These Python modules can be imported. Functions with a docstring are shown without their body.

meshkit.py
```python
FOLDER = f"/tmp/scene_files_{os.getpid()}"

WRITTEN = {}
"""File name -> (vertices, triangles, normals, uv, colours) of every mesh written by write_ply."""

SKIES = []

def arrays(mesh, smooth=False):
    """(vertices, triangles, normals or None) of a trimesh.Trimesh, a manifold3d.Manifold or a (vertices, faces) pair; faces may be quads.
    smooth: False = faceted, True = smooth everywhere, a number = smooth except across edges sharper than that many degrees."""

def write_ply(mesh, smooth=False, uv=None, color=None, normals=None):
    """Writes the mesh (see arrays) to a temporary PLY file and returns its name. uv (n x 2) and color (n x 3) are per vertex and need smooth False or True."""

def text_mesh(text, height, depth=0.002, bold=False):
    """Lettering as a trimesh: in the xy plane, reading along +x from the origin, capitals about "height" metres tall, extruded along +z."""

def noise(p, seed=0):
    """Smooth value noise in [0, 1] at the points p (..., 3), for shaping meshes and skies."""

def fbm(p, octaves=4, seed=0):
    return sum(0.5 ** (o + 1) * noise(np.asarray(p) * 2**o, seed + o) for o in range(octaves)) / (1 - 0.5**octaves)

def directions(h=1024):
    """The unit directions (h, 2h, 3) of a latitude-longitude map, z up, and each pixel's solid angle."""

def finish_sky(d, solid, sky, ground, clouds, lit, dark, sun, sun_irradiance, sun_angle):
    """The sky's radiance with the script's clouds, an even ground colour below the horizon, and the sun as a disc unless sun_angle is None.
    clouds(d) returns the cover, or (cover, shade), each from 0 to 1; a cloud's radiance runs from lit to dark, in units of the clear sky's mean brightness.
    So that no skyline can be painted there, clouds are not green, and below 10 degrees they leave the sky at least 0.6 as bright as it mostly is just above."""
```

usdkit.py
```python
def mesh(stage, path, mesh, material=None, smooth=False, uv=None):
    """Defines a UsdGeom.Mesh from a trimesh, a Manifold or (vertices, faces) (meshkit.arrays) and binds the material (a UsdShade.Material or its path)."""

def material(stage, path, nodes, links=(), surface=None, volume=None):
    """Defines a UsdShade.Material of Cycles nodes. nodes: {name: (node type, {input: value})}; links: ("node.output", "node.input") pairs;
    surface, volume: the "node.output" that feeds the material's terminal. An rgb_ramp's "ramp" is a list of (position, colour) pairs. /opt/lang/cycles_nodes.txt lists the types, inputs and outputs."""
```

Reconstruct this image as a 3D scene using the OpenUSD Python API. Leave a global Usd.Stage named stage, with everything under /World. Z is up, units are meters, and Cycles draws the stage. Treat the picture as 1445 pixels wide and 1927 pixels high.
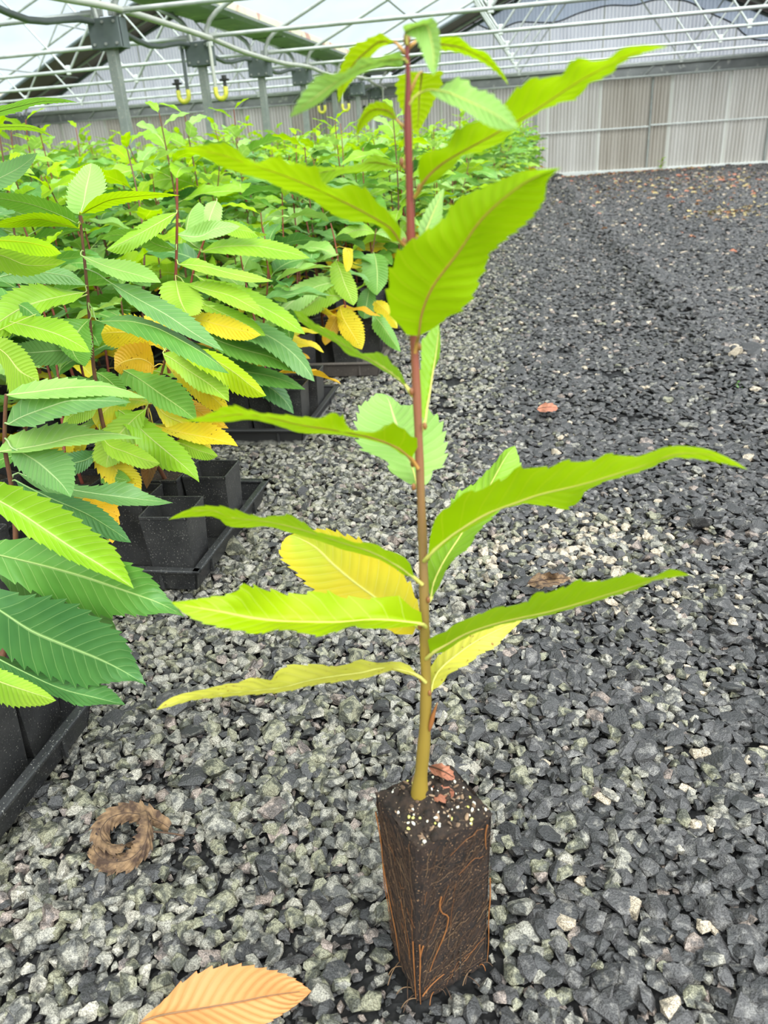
import math, random
import numpy as np
import trimesh, usdkit, meshkit
from scipy.interpolate import PchipInterpolator
from pxr import Usd, UsdGeom, UsdLux, UsdShade, Sdf, Gf, Vt

# ------------------------------------------------------------------ camera, light, exposure
stage = Usd.Stage.CreateInMemory()
UsdGeom.SetStageUpAxis(stage, UsdGeom.Tokens.z)
UsdGeom.SetStageMetersPerUnit(stage, 1.0)
stage.SetDefaultPrim(UsdGeom.Xform.Define(stage, '/World').GetPrim())
W_PX, H_PX, F_PX = 1445.0, 1927.0, 1460.0
YAW, PITCH, ROLL, EYE = math.radians(12.2), math.radians(25.5), math.radians(-3.92), np.array([0, 0, 0.85])
_cy, _sy, _cp, _sp = math.cos(YAW), math.sin(YAW), math.cos(PITCH), math.sin(PITCH)
_f = np.array([-_sy * _cp, _cy * _cp, -_sp]); _r = np.array([_cy, _sy, 0.0]); _u = np.cross(_r, _f)
CR = np.stack([math.cos(ROLL) * _r + math.sin(ROLL) * _u, -math.sin(ROLL) * _r + math.cos(ROLL) * _u, -_f], 1)
cam = UsdGeom.Camera.Define(stage, '/World/camera')
cam.AddTransformOp().Set(Gf.Matrix4d(*[float(v) for v in np.vstack([np.hstack([CR.T, np.zeros((3, 1))]), np.append(EYE, 1)]).ravel()]))
cam.CreateHorizontalApertureAttr(7.2); cam.CreateVerticalApertureAttr(7.2 * H_PX / W_PX)
cam.CreateFocalLengthAttr(7.2 * F_PX / W_PX)
cam.CreateFStopAttr(1.9); cam.CreateFocusDistanceAttr(1.25)
cam.CreateClippingRangeAttr(Gf.Vec2f(0.05, 500))
cam.CreateExposureAttr(0.24)
sky = UsdLux.DomeLight.Define(stage, '/World/overcast_sky')
sky.CreateIntensityAttr(0.30); sky.CreateColorAttr(Gf.Vec3f(0.91, 1.0, 1.06))
sun = UsdLux.DistantLight.Define(stage, '/World/veiled_sun')
sun.CreateAngleAttr(90); sun.CreateIntensityAttr(2.2); sun.CreateColorAttr(Gf.Vec3f(1, 0.985, 0.95))
sun.AddRotateXYZOp().Set(Gf.Vec3f(28, 22, 0))

# ------------------------------------------------------------------ helpers
RNG = np.random.default_rng(7)
_used = {}


def numbered(path):
    n = _used.get(path, 0); _used[path] = n + 1
    return path if n == 0 else f'{path}_{n:03d}'


def meta(prim, label=None, cat=None, group=None, kind=None):
    for k, v in (('label', label), ('category', cat), ('group', group), ('kind', kind)):
        if v:
            prim.SetCustomDataByKey(k, v)
    return prim


def thing(name, label=None, cat=None, loc=(0, 0, 0), rz=0.0, group=None, kind=None, scale=None):
    x = UsdGeom.Xform.Define(stage, numbered('/World/' + name))
    x.AddTranslateOp().Set(Gf.Vec3d(*map(float, loc)))
    if rz: x.AddRotateZOp().Set(float(rz))
    if scale: x.AddScaleOp().Set(Gf.Vec3f(scale, scale, scale))
    return meta(x.GetPrim(), label, cat, group, kind)


def part(parent, name, mesh, mat, smooth=False, uv=None, label=None, kind=None):
    root = parent.GetPath().pathString if parent is not None else '/World'
    m = usdkit.mesh(stage, numbered(root + '/' + name), mesh, MAT[mat], smooth=smooth, uv=uv)
    return meta(m.GetPrim(), label, None, None, kind)


def copy_of(src, name, label, cat, group, loc, rz=0.0, scale=1.0, tilt=0.0):
    x = UsdGeom.Xform.Define(stage, numbered('/World/' + name))
    x.GetPrim().GetReferences().AddInternalReference(src.GetPath())
    x.ClearXformOpOrder()
    x.AddTranslateOp().Set(Gf.Vec3d(*map(float, loc))) if not x.GetPrim().GetAttribute('xformOp:translate') else None
    x.SetXformOpOrder([])
    x.GetPrim().CreateAttribute('xformOp:transform', Sdf.ValueTypeNames.Matrix4d)
    c, s = math.cos(rz), math.sin(rz)
    M = np.array([[c, s, 0, 0], [-s, c, 0, 0], [0, 0, 1, 0], [0, 0, 0, 1.0]]); M[:3, :3] *= scale
    ct, st = math.cos(tilt), math.sin(tilt)
    T = np.array([[1, 0, 0, 0], [0, ct, st, 0], [0, -st, ct, 0], [0, 0, 0, 1.0]])
    M = T @ M; M[3, :3] = loc
    x.MakeMatrixXform().Set(Gf.Matrix4d(*[float(v) for v in M.ravel()]))
    x.GetPrim().SetInstanceable(True)
    return meta(x.GetPrim(), label, cat, group)


def ray(x, y):
    return CR @ np.array([(x - W_PX / 2) / F_PX, -(y - H_PX / 2) / F_PX, -1.0])


def on_z(x, y, z=0.0):
    d = ray(x, y); return EYE + d * (z - EYE[2]) / d[2]


def on_y(x, y, Y):
    d = ray(x, y); return EYE + d * Y / d[1]


def to_px(P):
    q = (np.atleast_2d(P) - EYE) @ CR
    z = np.where(q[:, 2] < -1e-4, -q[:, 2], np.nan)
    return np.stack([W_PX / 2 + F_PX * q[:, 0] / z, H_PX / 2 - F_PX * q[:, 1] / z], 1)


def box(x0, x1, y0, y1, z0, z1):
    m = trimesh.creation.box((x1 - x0, y1 - y0, z1 - z0)); m.apply_translation(((x0 + x1) / 2, (y0 + y1) / 2, (z0 + z1) / 2)); return m


def rounded_box(x0, x1, y0, y1, z0, z1, r):
    p = np.array([[a, b, c] for a in (x0 + r, x1 - r) for b in (y0 + r, y1 - r) for c in (z0 + r, z1 - r)])
    s = trimesh.creation.icosphere(1, r).vertices
    return trimesh.convex.convex_hull((p[:, None] + s[None]).reshape(-1, 3))


def tube(pts, radii, sides=8, cap=True):
    p = np.asarray(pts, float); n = len(p)
    r = np.broadcast_to(np.asarray(radii, float), (n,))
    t = np.gradient(p, axis=0); t /= np.linalg.norm(t, axis=1, keepdims=True) + 1e-12
    ref = np.array([0, 0, 1.0]) if abs(t[:, 2]).max() < 0.93 else np.array([0.31, 0.95, 0.05])
    a = np.cross(t, ref); a /= np.linalg.norm(a, axis=1, keepdims=True) + 1e-12
    b = np.cross(t, a); an = np.arange(sides) * 2 * math.pi / sides
    v = p[:, None] + r[:, None, None] * (np.cos(an)[None, :, None] * a[:, None] + np.sin(an)[None, :, None] * b[:, None])
    i, j = np.meshgrid(np.arange(n - 1), np.arange(sides), indexing='ij')
    q = np.stack([i * sides + j, (i + 1) * sides + j, (i + 1) * sides + (j + 1) % sides, i * sides + (j + 1) % sides], -1).reshape(-1, 4)
    v = v.reshape(-1, 3); f = np.vstack([q[:, [0, 1, 2]], q[:, [0, 2, 3]]])
    if cap:
        v = np.vstack([v, p[0], p[-1]]); k = np.arange(sides); kk = (k + 1) % sides; e = (n - 1) * sides
        f = np.vstack([f, np.stack([k, kk, np.full(sides, len(v) - 2)], 1), np.stack([e + kk, e + k, np.full(sides, len(v) - 1)], 1)])
    return trimesh.Trimesh(v, f, process=False)


def smooth_line(pts, n=24):
    p = np.asarray(pts, float); d = np.concatenate([[0], np.cumsum(np.linalg.norm(np.diff(p, axis=0), axis=1))])
    return PchipInterpolator(d / d[-1], p)(np.linspace(0, 1, n))


def cat(*ms):
    return trimesh.util.concatenate([m for m in ms])


# ------------------------------------------------------------------ materials
MAT = {}


def material(name, nodes, links, surface):
    MAT[name] = usdkit.material(stage, '/World/Looks/' + name, nodes, links, surface=surface)


def lin(r, g, b):
    return tuple(((c / 255) / 12.92 if c / 255 <= 0.04045 else ((c / 255 + 0.055) / 1.055) ** 2.4) for c in (r, g, b))


def mottled(name, c1, c2, scale=20, rough=0.6, bump=0.0, bump_scale=None, detail=4, metallic=0.0, spec=0.5, c3=None, spot_scale=150, spot=(0.62, 0.68)):
    n = {'co': ('texture_coordinate', {}), 'nz': ('noise_texture', {'scale': scale, 'detail': detail, 'roughness': 0.6}),
         'rp': ('rgb_ramp', {'ramp': [(0.3, c1), (0.7, c2)]}), 'p': ('principled_bsdf', {'roughness': rough, 'metallic': metallic, 'specular_ior_level': spec})}
    l = [('co.object', 'nz.vector'), ('nz.fac', 'rp.fac')]
    src = 'rp.color'
    if c3:
        n['n3'] = ('noise_texture', {'scale': spot_scale, 'detail': 2}); n['m3'] = ('map_range', {'from_min': spot[0], 'from_max': spot[1], 'clamp': True})
        n['x3'] = ('mix_color', {'b': c3})
        l += [('co.object', 'n3.vector'), ('n3.fac', 'm3.value'), ('m3.result', 'x3.fac'), (src, 'x3.a')]; src = 'x3.result'
    l.append((src, 'p.base_color'))
    if bump:
        n['nb'] = ('noise_texture', {'scale': bump_scale or scale * 4, 'detail': 4}); n['b'] = ('bump', {'strength': 0.6, 'distance': bump})
        l += [('co.object', 'nb.vector'), ('nb.fac', 'b.height'), ('b.normal', 'p.normal')]
    material(name, n, l, 'p.BSDF')


def leaf_material(name, c1, c2, vein, trans, tw=0.45, spots=None, rough=0.42, nscale=14.0, under=None, edge=None, spec=0.5):
    """c1, c2 mottle; vein is the colour of midrib and side veins; trans the colour of light through the blade; st = (vein number, across)."""
    n = {'uv': ('uvmap', {'attribute': 'st'}), 'xyz': ('separate_xyz', {}), 'co': ('texture_coordinate', {}),
         'nz': ('noise_texture', {'scale': nscale, 'detail': 2}), 'rp': ('rgb_ramp', {'ramp': [(0.35, c1), (0.65, c2)]}),
         'fr': ('math', {'math_type': 'fraction'}), 'c5': ('math', {'math_type': 'subtract', 'value2': 0.5}), 'ab': ('math', {'math_type': 'absolute'}),
         'lv': ('map_range', {'from_min': 0.455, 'from_max': 0.5, 'to_min': 0.0, 'to_max': 0.6, 'clamp': True}),
         'y2': ('math', {'math_type': 'multiply_add', 'value2': 2.0, 'value3': -1.0}), 'ya': ('math', {'math_type': 'absolute'}),
         'mv': ('map_range', {'from_min': 0.055, 'from_max': 0.025, 'to_min': 0.0, 'to_max': 1.0, 'clamp': True}),
         'mx': ('math', {'math_type': 'maximum'}), 'cv': ('mix_color', {'b': vein}),
         'b': ('bump', {'invert': True, 'strength': 0.3, 'distance': 0.0008}),
         'p': ('principled_bsdf', {'roughness': rough, 'specular_ior_level': spec}), 'tr': ('translucent_bsdf', {}), 'ms': ('mix_closure', {'fac': tw}),
         'tc': ('mix_color', {'blend_type': 'mix', 'fac': 0.35, 'b': trans})}
    l = [('uv.UV', 'xyz.vector'), ('xyz.x', 'fr.value1'), ('fr.value', 'c5.value1'), ('c5.value', 'ab.value1'), ('ab.value', 'lv.value'),
         ('xyz.y', 'y2.value1'), ('y2.value', 'ya.value1'), ('ya.value', 'mv.value'), ('lv.result', 'mx.value1'), ('mv.result', 'mx.value2'), ('mx.value', 'cv.fac'),
         ('co.object', 'nz.vector'), ('nz.fac', 'rp.fac'), ('mx.value', 'b.height'),
         ('b.normal', 'p.normal'), ('p.BSDF', 'ms.closure1'), ('tr.BSDF', 'ms.closure2')]
    src = 'rp.color'
    if edge:
        n['em'] = ('map_range', {'from_min': 0.35, 'from_max': 1.0, 'to_min': 0.0, 'to_max': 0.8, 'clamp': True}); n['ec'] = ('mix_color', {'b': edge})
        l += [('ya.value', 'em.value'), ('em.result', 'ec.fac'), (src, 'ec.a')]; src = 'ec.result'
    if spots:
        n['ns'] = ('noise_texture', {'scale': 170.0, 'detail': 1}); n['mr'] = ('map_range', {'from_min': 0.70, 'from_max': 0.74, 'clamp': True}); n['cs'] = ('mix_color', {'b': spots})
        l += [('co.object', 'ns.vector'), ('ns.fac', 'mr.value'), ('mr.result', 'cs.fac'), (src, 'cs.a')]; src = 'cs.result'
    l += [(src, 'cv.a')]
    if under:
        n['ge'] = ('geometry', {}); n['uf'] = ('mix_color', {'b': under}); n['ufm'] = ('math', {'math_type': 'multiply', 'value2': 0.6})
        l += [('ge.backfacing', 'ufm.value1'), ('ufm.value', 'uf.fac'), ('cv.result', 'uf.a'), ('uf.result', 'p.base_color')]
    else:
        l += [('cv.result', 'p.base_color')]
    l += [('cv.result', 'tc.a'), ('tc.result', 'tr.color')]
    material(name, n, l, 'ms.closure')


leaf_material('leaf_bright', lin(144, 184, 6), lin(158, 198, 8), lin(196, 206, 40), lin(196, 226, 0), 0.48, spec=0.25)
leaf_material('leaf_fresh', lin(132, 178, 36), lin(148, 192, 44), lin(196, 206, 124), lin(180, 214, 24), 0.42)
leaf_material('leaf_lime', lin(160, 192, 14), lin(178, 202, 20), lin(216, 222, 110), lin(202, 224, 6), 0.46, spec=0.3)
leaf_material('leaf_gold_green', lin(226, 206, 52), lin(186, 204, 58), lin(235, 226, 120), lin(240, 228, 30), 0.42, nscale=9.0, edge=lin(240, 212, 44))
leaf_material('leaf_pale_yellow', lin(242, 234, 96), lin(234, 230, 84), lin(244, 236, 150), lin(248, 240, 84), 0.5, spots=lin(170, 120, 40))
leaf_material('leaf_green', lin(98, 150, 54), lin(114, 166, 66), lin(180, 202, 116), lin(150, 196, 24), 0.38)
leaf_material('leaf_mid', lin(80, 132, 52), lin(98, 150, 62), lin(166, 192, 112), lin(128, 180, 30), 0.33)
leaf_material('leaf_deep', lin(62, 110, 54), lin(76, 124, 60), lin(146, 178, 108), lin(96, 146, 40), 0.26)
leaf_material('leaf_sea', lin(92, 138, 70), lin(108, 152, 80), lin(174, 198, 134), lin(132, 176, 50), 0.3)
leaf_material('leaf_light', lin(136, 180, 84), lin(154, 194, 98), lin(200, 214, 142), lin(178, 216, 46), 0.38)
leaf_material('leaf_chartreuse', lin(140, 182, 50), lin(158, 194, 58), lin(206, 216, 124), lin(172, 212, 26), 0.4)
leaf_material('leaf_yellow', lin(234, 200, 38), lin(224, 206, 50), lin(240, 218, 96), lin(245, 212, 24), 0.4, spots=lin(120, 70, 20))
leaf_material('leaf_amber', lin(224, 176, 36), lin(212, 160, 40), lin(232, 204, 90), lin(240, 188, 24), 0.38, spots=lin(110, 60, 20))
leaf_material('leaf_brown', lin(150, 106, 64), lin(122, 82, 50), lin(160, 124, 80), lin(160, 104, 44), 0.1, spots=lin(80, 45, 25))
leaf_material('leaf_tan', lin(192, 136, 78), lin(178, 122, 68), lin(168, 112, 66), lin(206, 148, 80), 0.06, rough=0.6, nscale=8.0)
leaf_material('leaf_rust', lin(172, 112, 86), lin(150, 94, 72), lin(126, 78, 60), lin(160, 100, 64), 0.05, spots=lin(110, 66, 50), rough=0.7)
leaf_material('leaf_withered', lin(60, 42, 30), lin(124, 98, 70), lin(58, 42, 30), lin(120, 90, 60), 0.04, spots=lin(40, 26, 20), rough=0.85, nscale=90.0)
mottled('bark_red', lin(112, 52, 44), lin(140, 70, 52), 60, 0.5)
mottled('bark_olive', lin(132, 112, 40), lin(150, 132, 52), 70, 0.5, c3=lin(104, 84, 50), spot_scale=260, spot=(0.68, 0.74))
mottled('bark_tan', lin(134, 108, 70), lin(146, 106, 76), 40, 0.5)
mottled('bark_dark', lin(92, 58, 42), lin(112, 74, 50), 60, 0.55)
mottled('petiole', lin(190, 190, 92), lin(200, 188, 100), 40, 0.5)
mottled('petiole_red', lin(176, 120, 64), lin(168, 140, 60), 40, 0.5)
mottled('bud', lin(122, 72, 46), lin(150, 104, 54), 120, 0.5)
material('hero_bark', {'g': ('geometry', {}), 'sx': ('separate_xyz', {}), 'nz': ('noise_texture', {'scale': 30.0, 'detail': 4}), 'ad': ('math', {'math_type': 'multiply_add', 'value2': 0.10}), 'mr': ('map_range', {'from_min': 0.28, 'from_max': 0.98, 'clamp': True}), 'rp': ('rgb_ramp', {'ramp': [(0.0, lin(140, 118, 42)), (0.26, lin(144, 120, 52)), (0.42, lin(138, 108, 68)), (0.58, lin(140, 92, 68)), (0.74, lin(142, 72, 60)), (1.0, lin(116, 44, 46))]}), 'p': ('principled_bsdf', {'roughness': 0.45})}, [('g.position', 'sx.vector'), ('g.position', 'nz.vector'), ('nz.fac', 'ad.value1'), ('sx.z', 'ad.value3'), ('ad.value', 'mr.value'), ('mr.result', 'rp.fac'), ('rp.color', 'p.base_color')], 'p.BSDF')
mottled('peat', lin(20, 15, 12), lin(52, 38, 28), 130, 0.95, 0.003, 220, c3=lin(150, 128, 104), spot_scale=330, spot=(0.66, 0.7))
mottled('peat_side', lin(16, 11, 9), lin(50, 34, 24), 90, 0.95, 0.002, 300, c3=lin(146, 112, 80), spot_scale=420, spot=(0.64, 0.70))
mottled('root_pale', lin(108, 84, 58), lin(132, 102, 72), 60, 0.8)
mottled('root_orange', lin(128, 78, 36), lin(152, 96, 46), 60, 0.7)
mottled('root_brown', lin(58, 41, 28), lin(80, 57, 38), 60, 0.8)
mottled('perlite', lin(226, 222, 208), lin(204, 198, 178), 60, 0.8)
mottled('prill', lin(196, 190, 90), lin(206, 198, 130), 60, 0.5)
mottled('wood_chip', lin(150, 124, 98), lin(96, 74, 58), 60, 0.85)
mottled('pot_plastic', lin(32, 32, 33), lin(64, 63, 62), 9, 0.42, 0.0006, 90, detail=8, c3=lin(120, 117, 111), spot_scale=330, spot=(0.64, 0.70))
mottled('tray_plastic', lin(27, 27, 29), lin(50, 50, 50), 9, 0.42, 0.0006, 90, detail=8, c3=lin(122, 120, 114), spot_scale=330, spot=(0.64, 0.70))
material('tray_limed', {'co': ('texture_coordinate', {}), 'sx': ('separate_xyz', {}), 'nz': ('noise_texture', {'scale': 40.0, 'detail': 5}), 'mz': ('map_range', {'from_min': 0.034, 'from_max': 0.006, 'clamp': True}), 'mu': ('math', {'math_type': 'multiply_add', 'value3': -0.12}), 'st': ('map_range', {'from_min': 0.12, 'from_max': 0.3, 'to_max': 0.75, 'clamp': True}),
                        'mx': ('mix_color', {'a': lin(40, 39, 40), 'b': lin(150, 148, 140)}), 'p': ('principled_bsdf', {'roughness': 0.6})},
         [('co.object', 'nz.vector'), ('co.object', 'sx.vector'), ('sx.z', 'mz.value'), ('mz.result', 'mu.value1'), ('nz.fac', 'mu.value2'), ('mu.value', 'st.value'), ('st.result', 'mx.fac'), ('mx.result', 'p.base_color')], 'p.BSDF')
mottled('tray_dusty', lin(62, 56, 52), lin(84, 76, 70), 10, 0.7, 0.0006, 90, c3=lin(128, 120, 110), spot_scale=200, spot=(0.66, 0.74))
def stone_material(name, dark, light, thr, rough=0.55):
    """A dark stone with pale dusty or mossy faces, peppered with fine grains."""
    n = {'g': ('geometry', {}), 'n1': ('noise_texture', {'scale': 62.0, 'detail': 2, 'roughness': 0.6}), 'mk': ('map_range', {'from_min': thr - 0.07, 'from_max': thr + 0.07, 'clamp': True}), 'mx': ('mix_color', {'a': dark, 'b': light}),
         'n2': ('noise_texture', {'scale': 640.0, 'detail': 1.5, 'roughness': 0.7}), 'pp': ('rgb_ramp', {'ramp': [(0.36, (0.38, 0.37, 0.36)), (0.52, (0.95, 0.95, 0.95)), (0.68, (1.25, 1.25, 1.22))]}), 'mu': ('mix_color', {'blend_type': 'multiply', 'fac': 1.0, 'use_clamp': False}),
         'n3': ('noise_texture', {'scale': 320.0, 'detail': 2}), 'b': ('bump', {'strength': 0.7, 'distance': 0.0022}), 'p': ('principled_bsdf', {'roughness': rough})}
    l = [('g.position', 'n1.vector'), ('g.position', 'n2.vector'), ('g.position', 'n3.vector'), ('n1.fac', 'mk.value'), ('mk.result', 'mx.fac'), ('n2.fac', 'pp.fac'), ('mx.result', 'mu.a'), ('pp.color', 'mu.b'), ('mu.result', 'p.base_color'), ('n3.fac', 'b.height'), ('b.normal', 'p.normal')]
    material(name, n, l, 'p.BSDF')


STONES = {'stone_grey': (lin(72, 71, 67), lin(138, 134, 123), 0.50), 'stone_moss': (lin(70, 70, 60), lin(132, 129, 108), 0.51), 'stone_pale': (lin(92, 89, 82), lin(156, 150, 137), 0.45),
          'stone_dark': (lin(54, 53, 53), lin(112, 108, 102), 0.64), 'stone_slate': (lin(66, 64, 64), lin(108, 105, 102), 0.58), 'stone_rose': (lin(84, 76, 72), lin(138, 124, 115), 0.50), 'stone_beige': (lin(104, 96, 84), lin(174, 160, 140), 0.40)}
for k, (a, b, c) in STONES.items():
    stone_material(k, a, b, c)
mottled('galvanised', lin(150, 154, 150), lin(178, 182, 176), 8, 0.45, metallic=0.25)
mottled('galvanised_dull', lin(120, 126, 122), lin(144, 148, 142), 6, 0.55, metallic=0.2, c3=lin(168, 164, 150), spot_scale=60)
mottled('plate_steel', lin(84, 92, 92), lin(98, 106, 105), 10, 0.55)
mottled('bolt', lin(150, 150, 146), lin(176, 176, 170), 40, 0.4, metallic=0.5)
mottled('gutter_paint', lin(104, 122, 104), lin(126, 142, 120), 2.5, 0.6, c3=lin(150, 156, 130), spot_scale=7, spot=(0.6, 0.75))
mottled('gutter_rust', lin(196, 196, 150), lin(214, 206, 160), 6, 0.8, c3=lin(164, 92, 44), spot_scale=5, spot=(0.52, 0.62))
mottled('hose_dark', lin(84, 90, 90), lin(98, 104, 104), 5, 0.5)
mottled('pipe_pvc', lin(168, 170, 160), lin(186, 186, 174), 5, 0.5)
mottled('valve_yellow', lin(206, 200, 60), lin(186, 186, 70), 30, 0.5, c3=lin(120, 120, 60), spot_scale=80)
mottled('valve_black', lin(28, 30, 26), lin(40, 42, 36), 30, 0.5)
mottled('header_grey', lin(110, 112, 112), lin(140, 142, 140), 3, 0.6, c3=lin(166, 166, 160), spot_scale=9)
mottled('aluminium', lin(182, 186, 182), lin(204, 206, 200), 6, 0.5, metallic=0.2)
mottled('cord_black', lin(44, 46, 48), lin(58, 60, 62), 10, 0.7)
mottled('cover_brown', lin(96, 84, 78), lin(116, 102, 94), 1.5, 0.8, 0.01, 5)
mottled('weed', lin(120, 150, 70), lin(150, 180, 90), 30, 0.6)
mottled('straw', lin(178, 162, 112), lin(150, 132, 88), 40, 0.8)
mottled('sprinkler_dust', lin(80, 80, 78), lin(90, 90, 88), 10)


def film(name, tint, transp, trans, clear):
    n = {'co': ('geometry', {}), 'mp': ('mapping', {'mapping_type': 'point', 'scale': (1.2, 0.5, 1.2)}), 'nz': ('noise_texture', {'scale': 1.3, 'detail': 5, 'distortion': 0.6}),
         'rp': ('rgb_ramp', {'ramp': [(0.3, tuple(0.72 * t for t in tint)), (0.6, tint)]}), 'tp': ('transparent_bsdf', {'color': clear}), 'tl': ('translucent_bsdf', {}), 'df': ('principled_bsdf', {'roughness': 0.35}),
         'm1': ('mix_closure', {'fac': trans}), 'm2': ('mix_closure', {'fac': transp})}
    l = [('co.position', 'mp.vector'), ('mp.vector', 'nz.vector'), ('nz.fac', 'rp.fac'), ('rp.color', 'tl.color'), ('rp.color', 'df.base_color'), ('df.BSDF', 'm1.closure1'), ('tl.BSDF', 'm1.closure2'), ('m1.closure', 'm2.closure1'), ('tp.BSDF', 'm2.closure2')]
    material(name, n, l, 'm2.closure')


film('film_white', (0.31, 0.34, 0.37), 0.60, 0.75, (0.91, 0.97, 1.0))
film('film_blue', (0.72, 0.79, 0.90), 0.55, 0.7, (0.84, 0.91, 1.0))


def poly_panel(name, c1, c2, dirt, tl):
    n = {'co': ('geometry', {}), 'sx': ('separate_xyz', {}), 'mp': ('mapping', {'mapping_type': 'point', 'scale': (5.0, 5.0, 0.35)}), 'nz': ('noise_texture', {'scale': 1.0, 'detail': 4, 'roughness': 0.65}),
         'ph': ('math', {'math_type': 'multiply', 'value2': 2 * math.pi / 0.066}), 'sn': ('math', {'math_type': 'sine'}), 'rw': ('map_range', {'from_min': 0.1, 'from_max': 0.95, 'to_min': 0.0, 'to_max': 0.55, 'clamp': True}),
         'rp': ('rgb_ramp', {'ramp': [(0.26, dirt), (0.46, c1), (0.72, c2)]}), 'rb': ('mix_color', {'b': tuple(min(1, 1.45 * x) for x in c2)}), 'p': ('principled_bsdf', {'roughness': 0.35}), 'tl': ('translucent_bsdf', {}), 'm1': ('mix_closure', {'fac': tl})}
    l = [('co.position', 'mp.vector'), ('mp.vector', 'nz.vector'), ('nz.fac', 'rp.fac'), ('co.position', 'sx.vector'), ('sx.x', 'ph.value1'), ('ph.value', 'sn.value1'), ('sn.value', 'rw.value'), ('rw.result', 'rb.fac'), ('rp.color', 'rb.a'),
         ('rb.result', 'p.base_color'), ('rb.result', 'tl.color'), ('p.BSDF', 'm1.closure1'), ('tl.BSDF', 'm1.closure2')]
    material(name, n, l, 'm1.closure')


poly_panel('poly_lower', lin(182, 178, 170), lin(200, 197, 190), lin(160, 153, 142), 0.55)
poly_panel('poly_stained', lin(158, 151, 139), lin(180, 174, 163), lin(134, 126, 112), 0.5)
poly_panel('poly_gable', lin(228, 230, 238), lin(238, 240, 246), lin(208, 210, 218), 0.72)
poly_panel('poly_batten', lin(222, 222, 214), lin(236, 236, 230), lin(196, 200, 170), 0.6)

# ground: black fines and wet grit, lighter crushed dust along the wheel tracks
material('grit', {
    'g': ('geometry', {}), 'n1': ('noise_texture', {'scale': 1.1, 'detail': 5}), 'n2': ('noise_texture', {'scale': 90.0, 'detail': 2, 'roughness': 0.7}), 'v': ('voronoi_texture', {'scale': 42.0, 'randomness': 1.0}),
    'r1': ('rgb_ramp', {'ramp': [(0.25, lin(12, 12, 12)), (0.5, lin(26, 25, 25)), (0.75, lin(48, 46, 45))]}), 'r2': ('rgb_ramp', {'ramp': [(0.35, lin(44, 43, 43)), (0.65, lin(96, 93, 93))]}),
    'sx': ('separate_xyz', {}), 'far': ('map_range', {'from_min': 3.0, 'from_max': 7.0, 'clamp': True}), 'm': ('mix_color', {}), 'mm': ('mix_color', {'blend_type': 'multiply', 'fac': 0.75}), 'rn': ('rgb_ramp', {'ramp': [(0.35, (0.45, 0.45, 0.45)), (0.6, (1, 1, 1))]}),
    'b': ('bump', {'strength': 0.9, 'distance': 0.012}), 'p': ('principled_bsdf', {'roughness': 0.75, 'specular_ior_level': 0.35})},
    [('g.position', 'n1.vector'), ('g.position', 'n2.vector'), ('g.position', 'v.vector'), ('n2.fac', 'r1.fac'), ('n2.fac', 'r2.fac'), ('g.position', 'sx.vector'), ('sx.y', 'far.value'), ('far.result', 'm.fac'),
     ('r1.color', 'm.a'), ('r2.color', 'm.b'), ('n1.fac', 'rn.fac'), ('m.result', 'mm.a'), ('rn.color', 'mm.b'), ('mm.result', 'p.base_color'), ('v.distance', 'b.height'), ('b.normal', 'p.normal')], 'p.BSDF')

# ------------------------------------------------------------------ leaves
def frac(x):
    return x - np.floor(x)


def profile(u, a=0.55, b=0.75):
    u = np.clip(u, 0, 1)
    return (u ** a) * ((1 - u) ** b) / ((a / (a + b)) ** a * (b / (a + b)) ** b)


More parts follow.
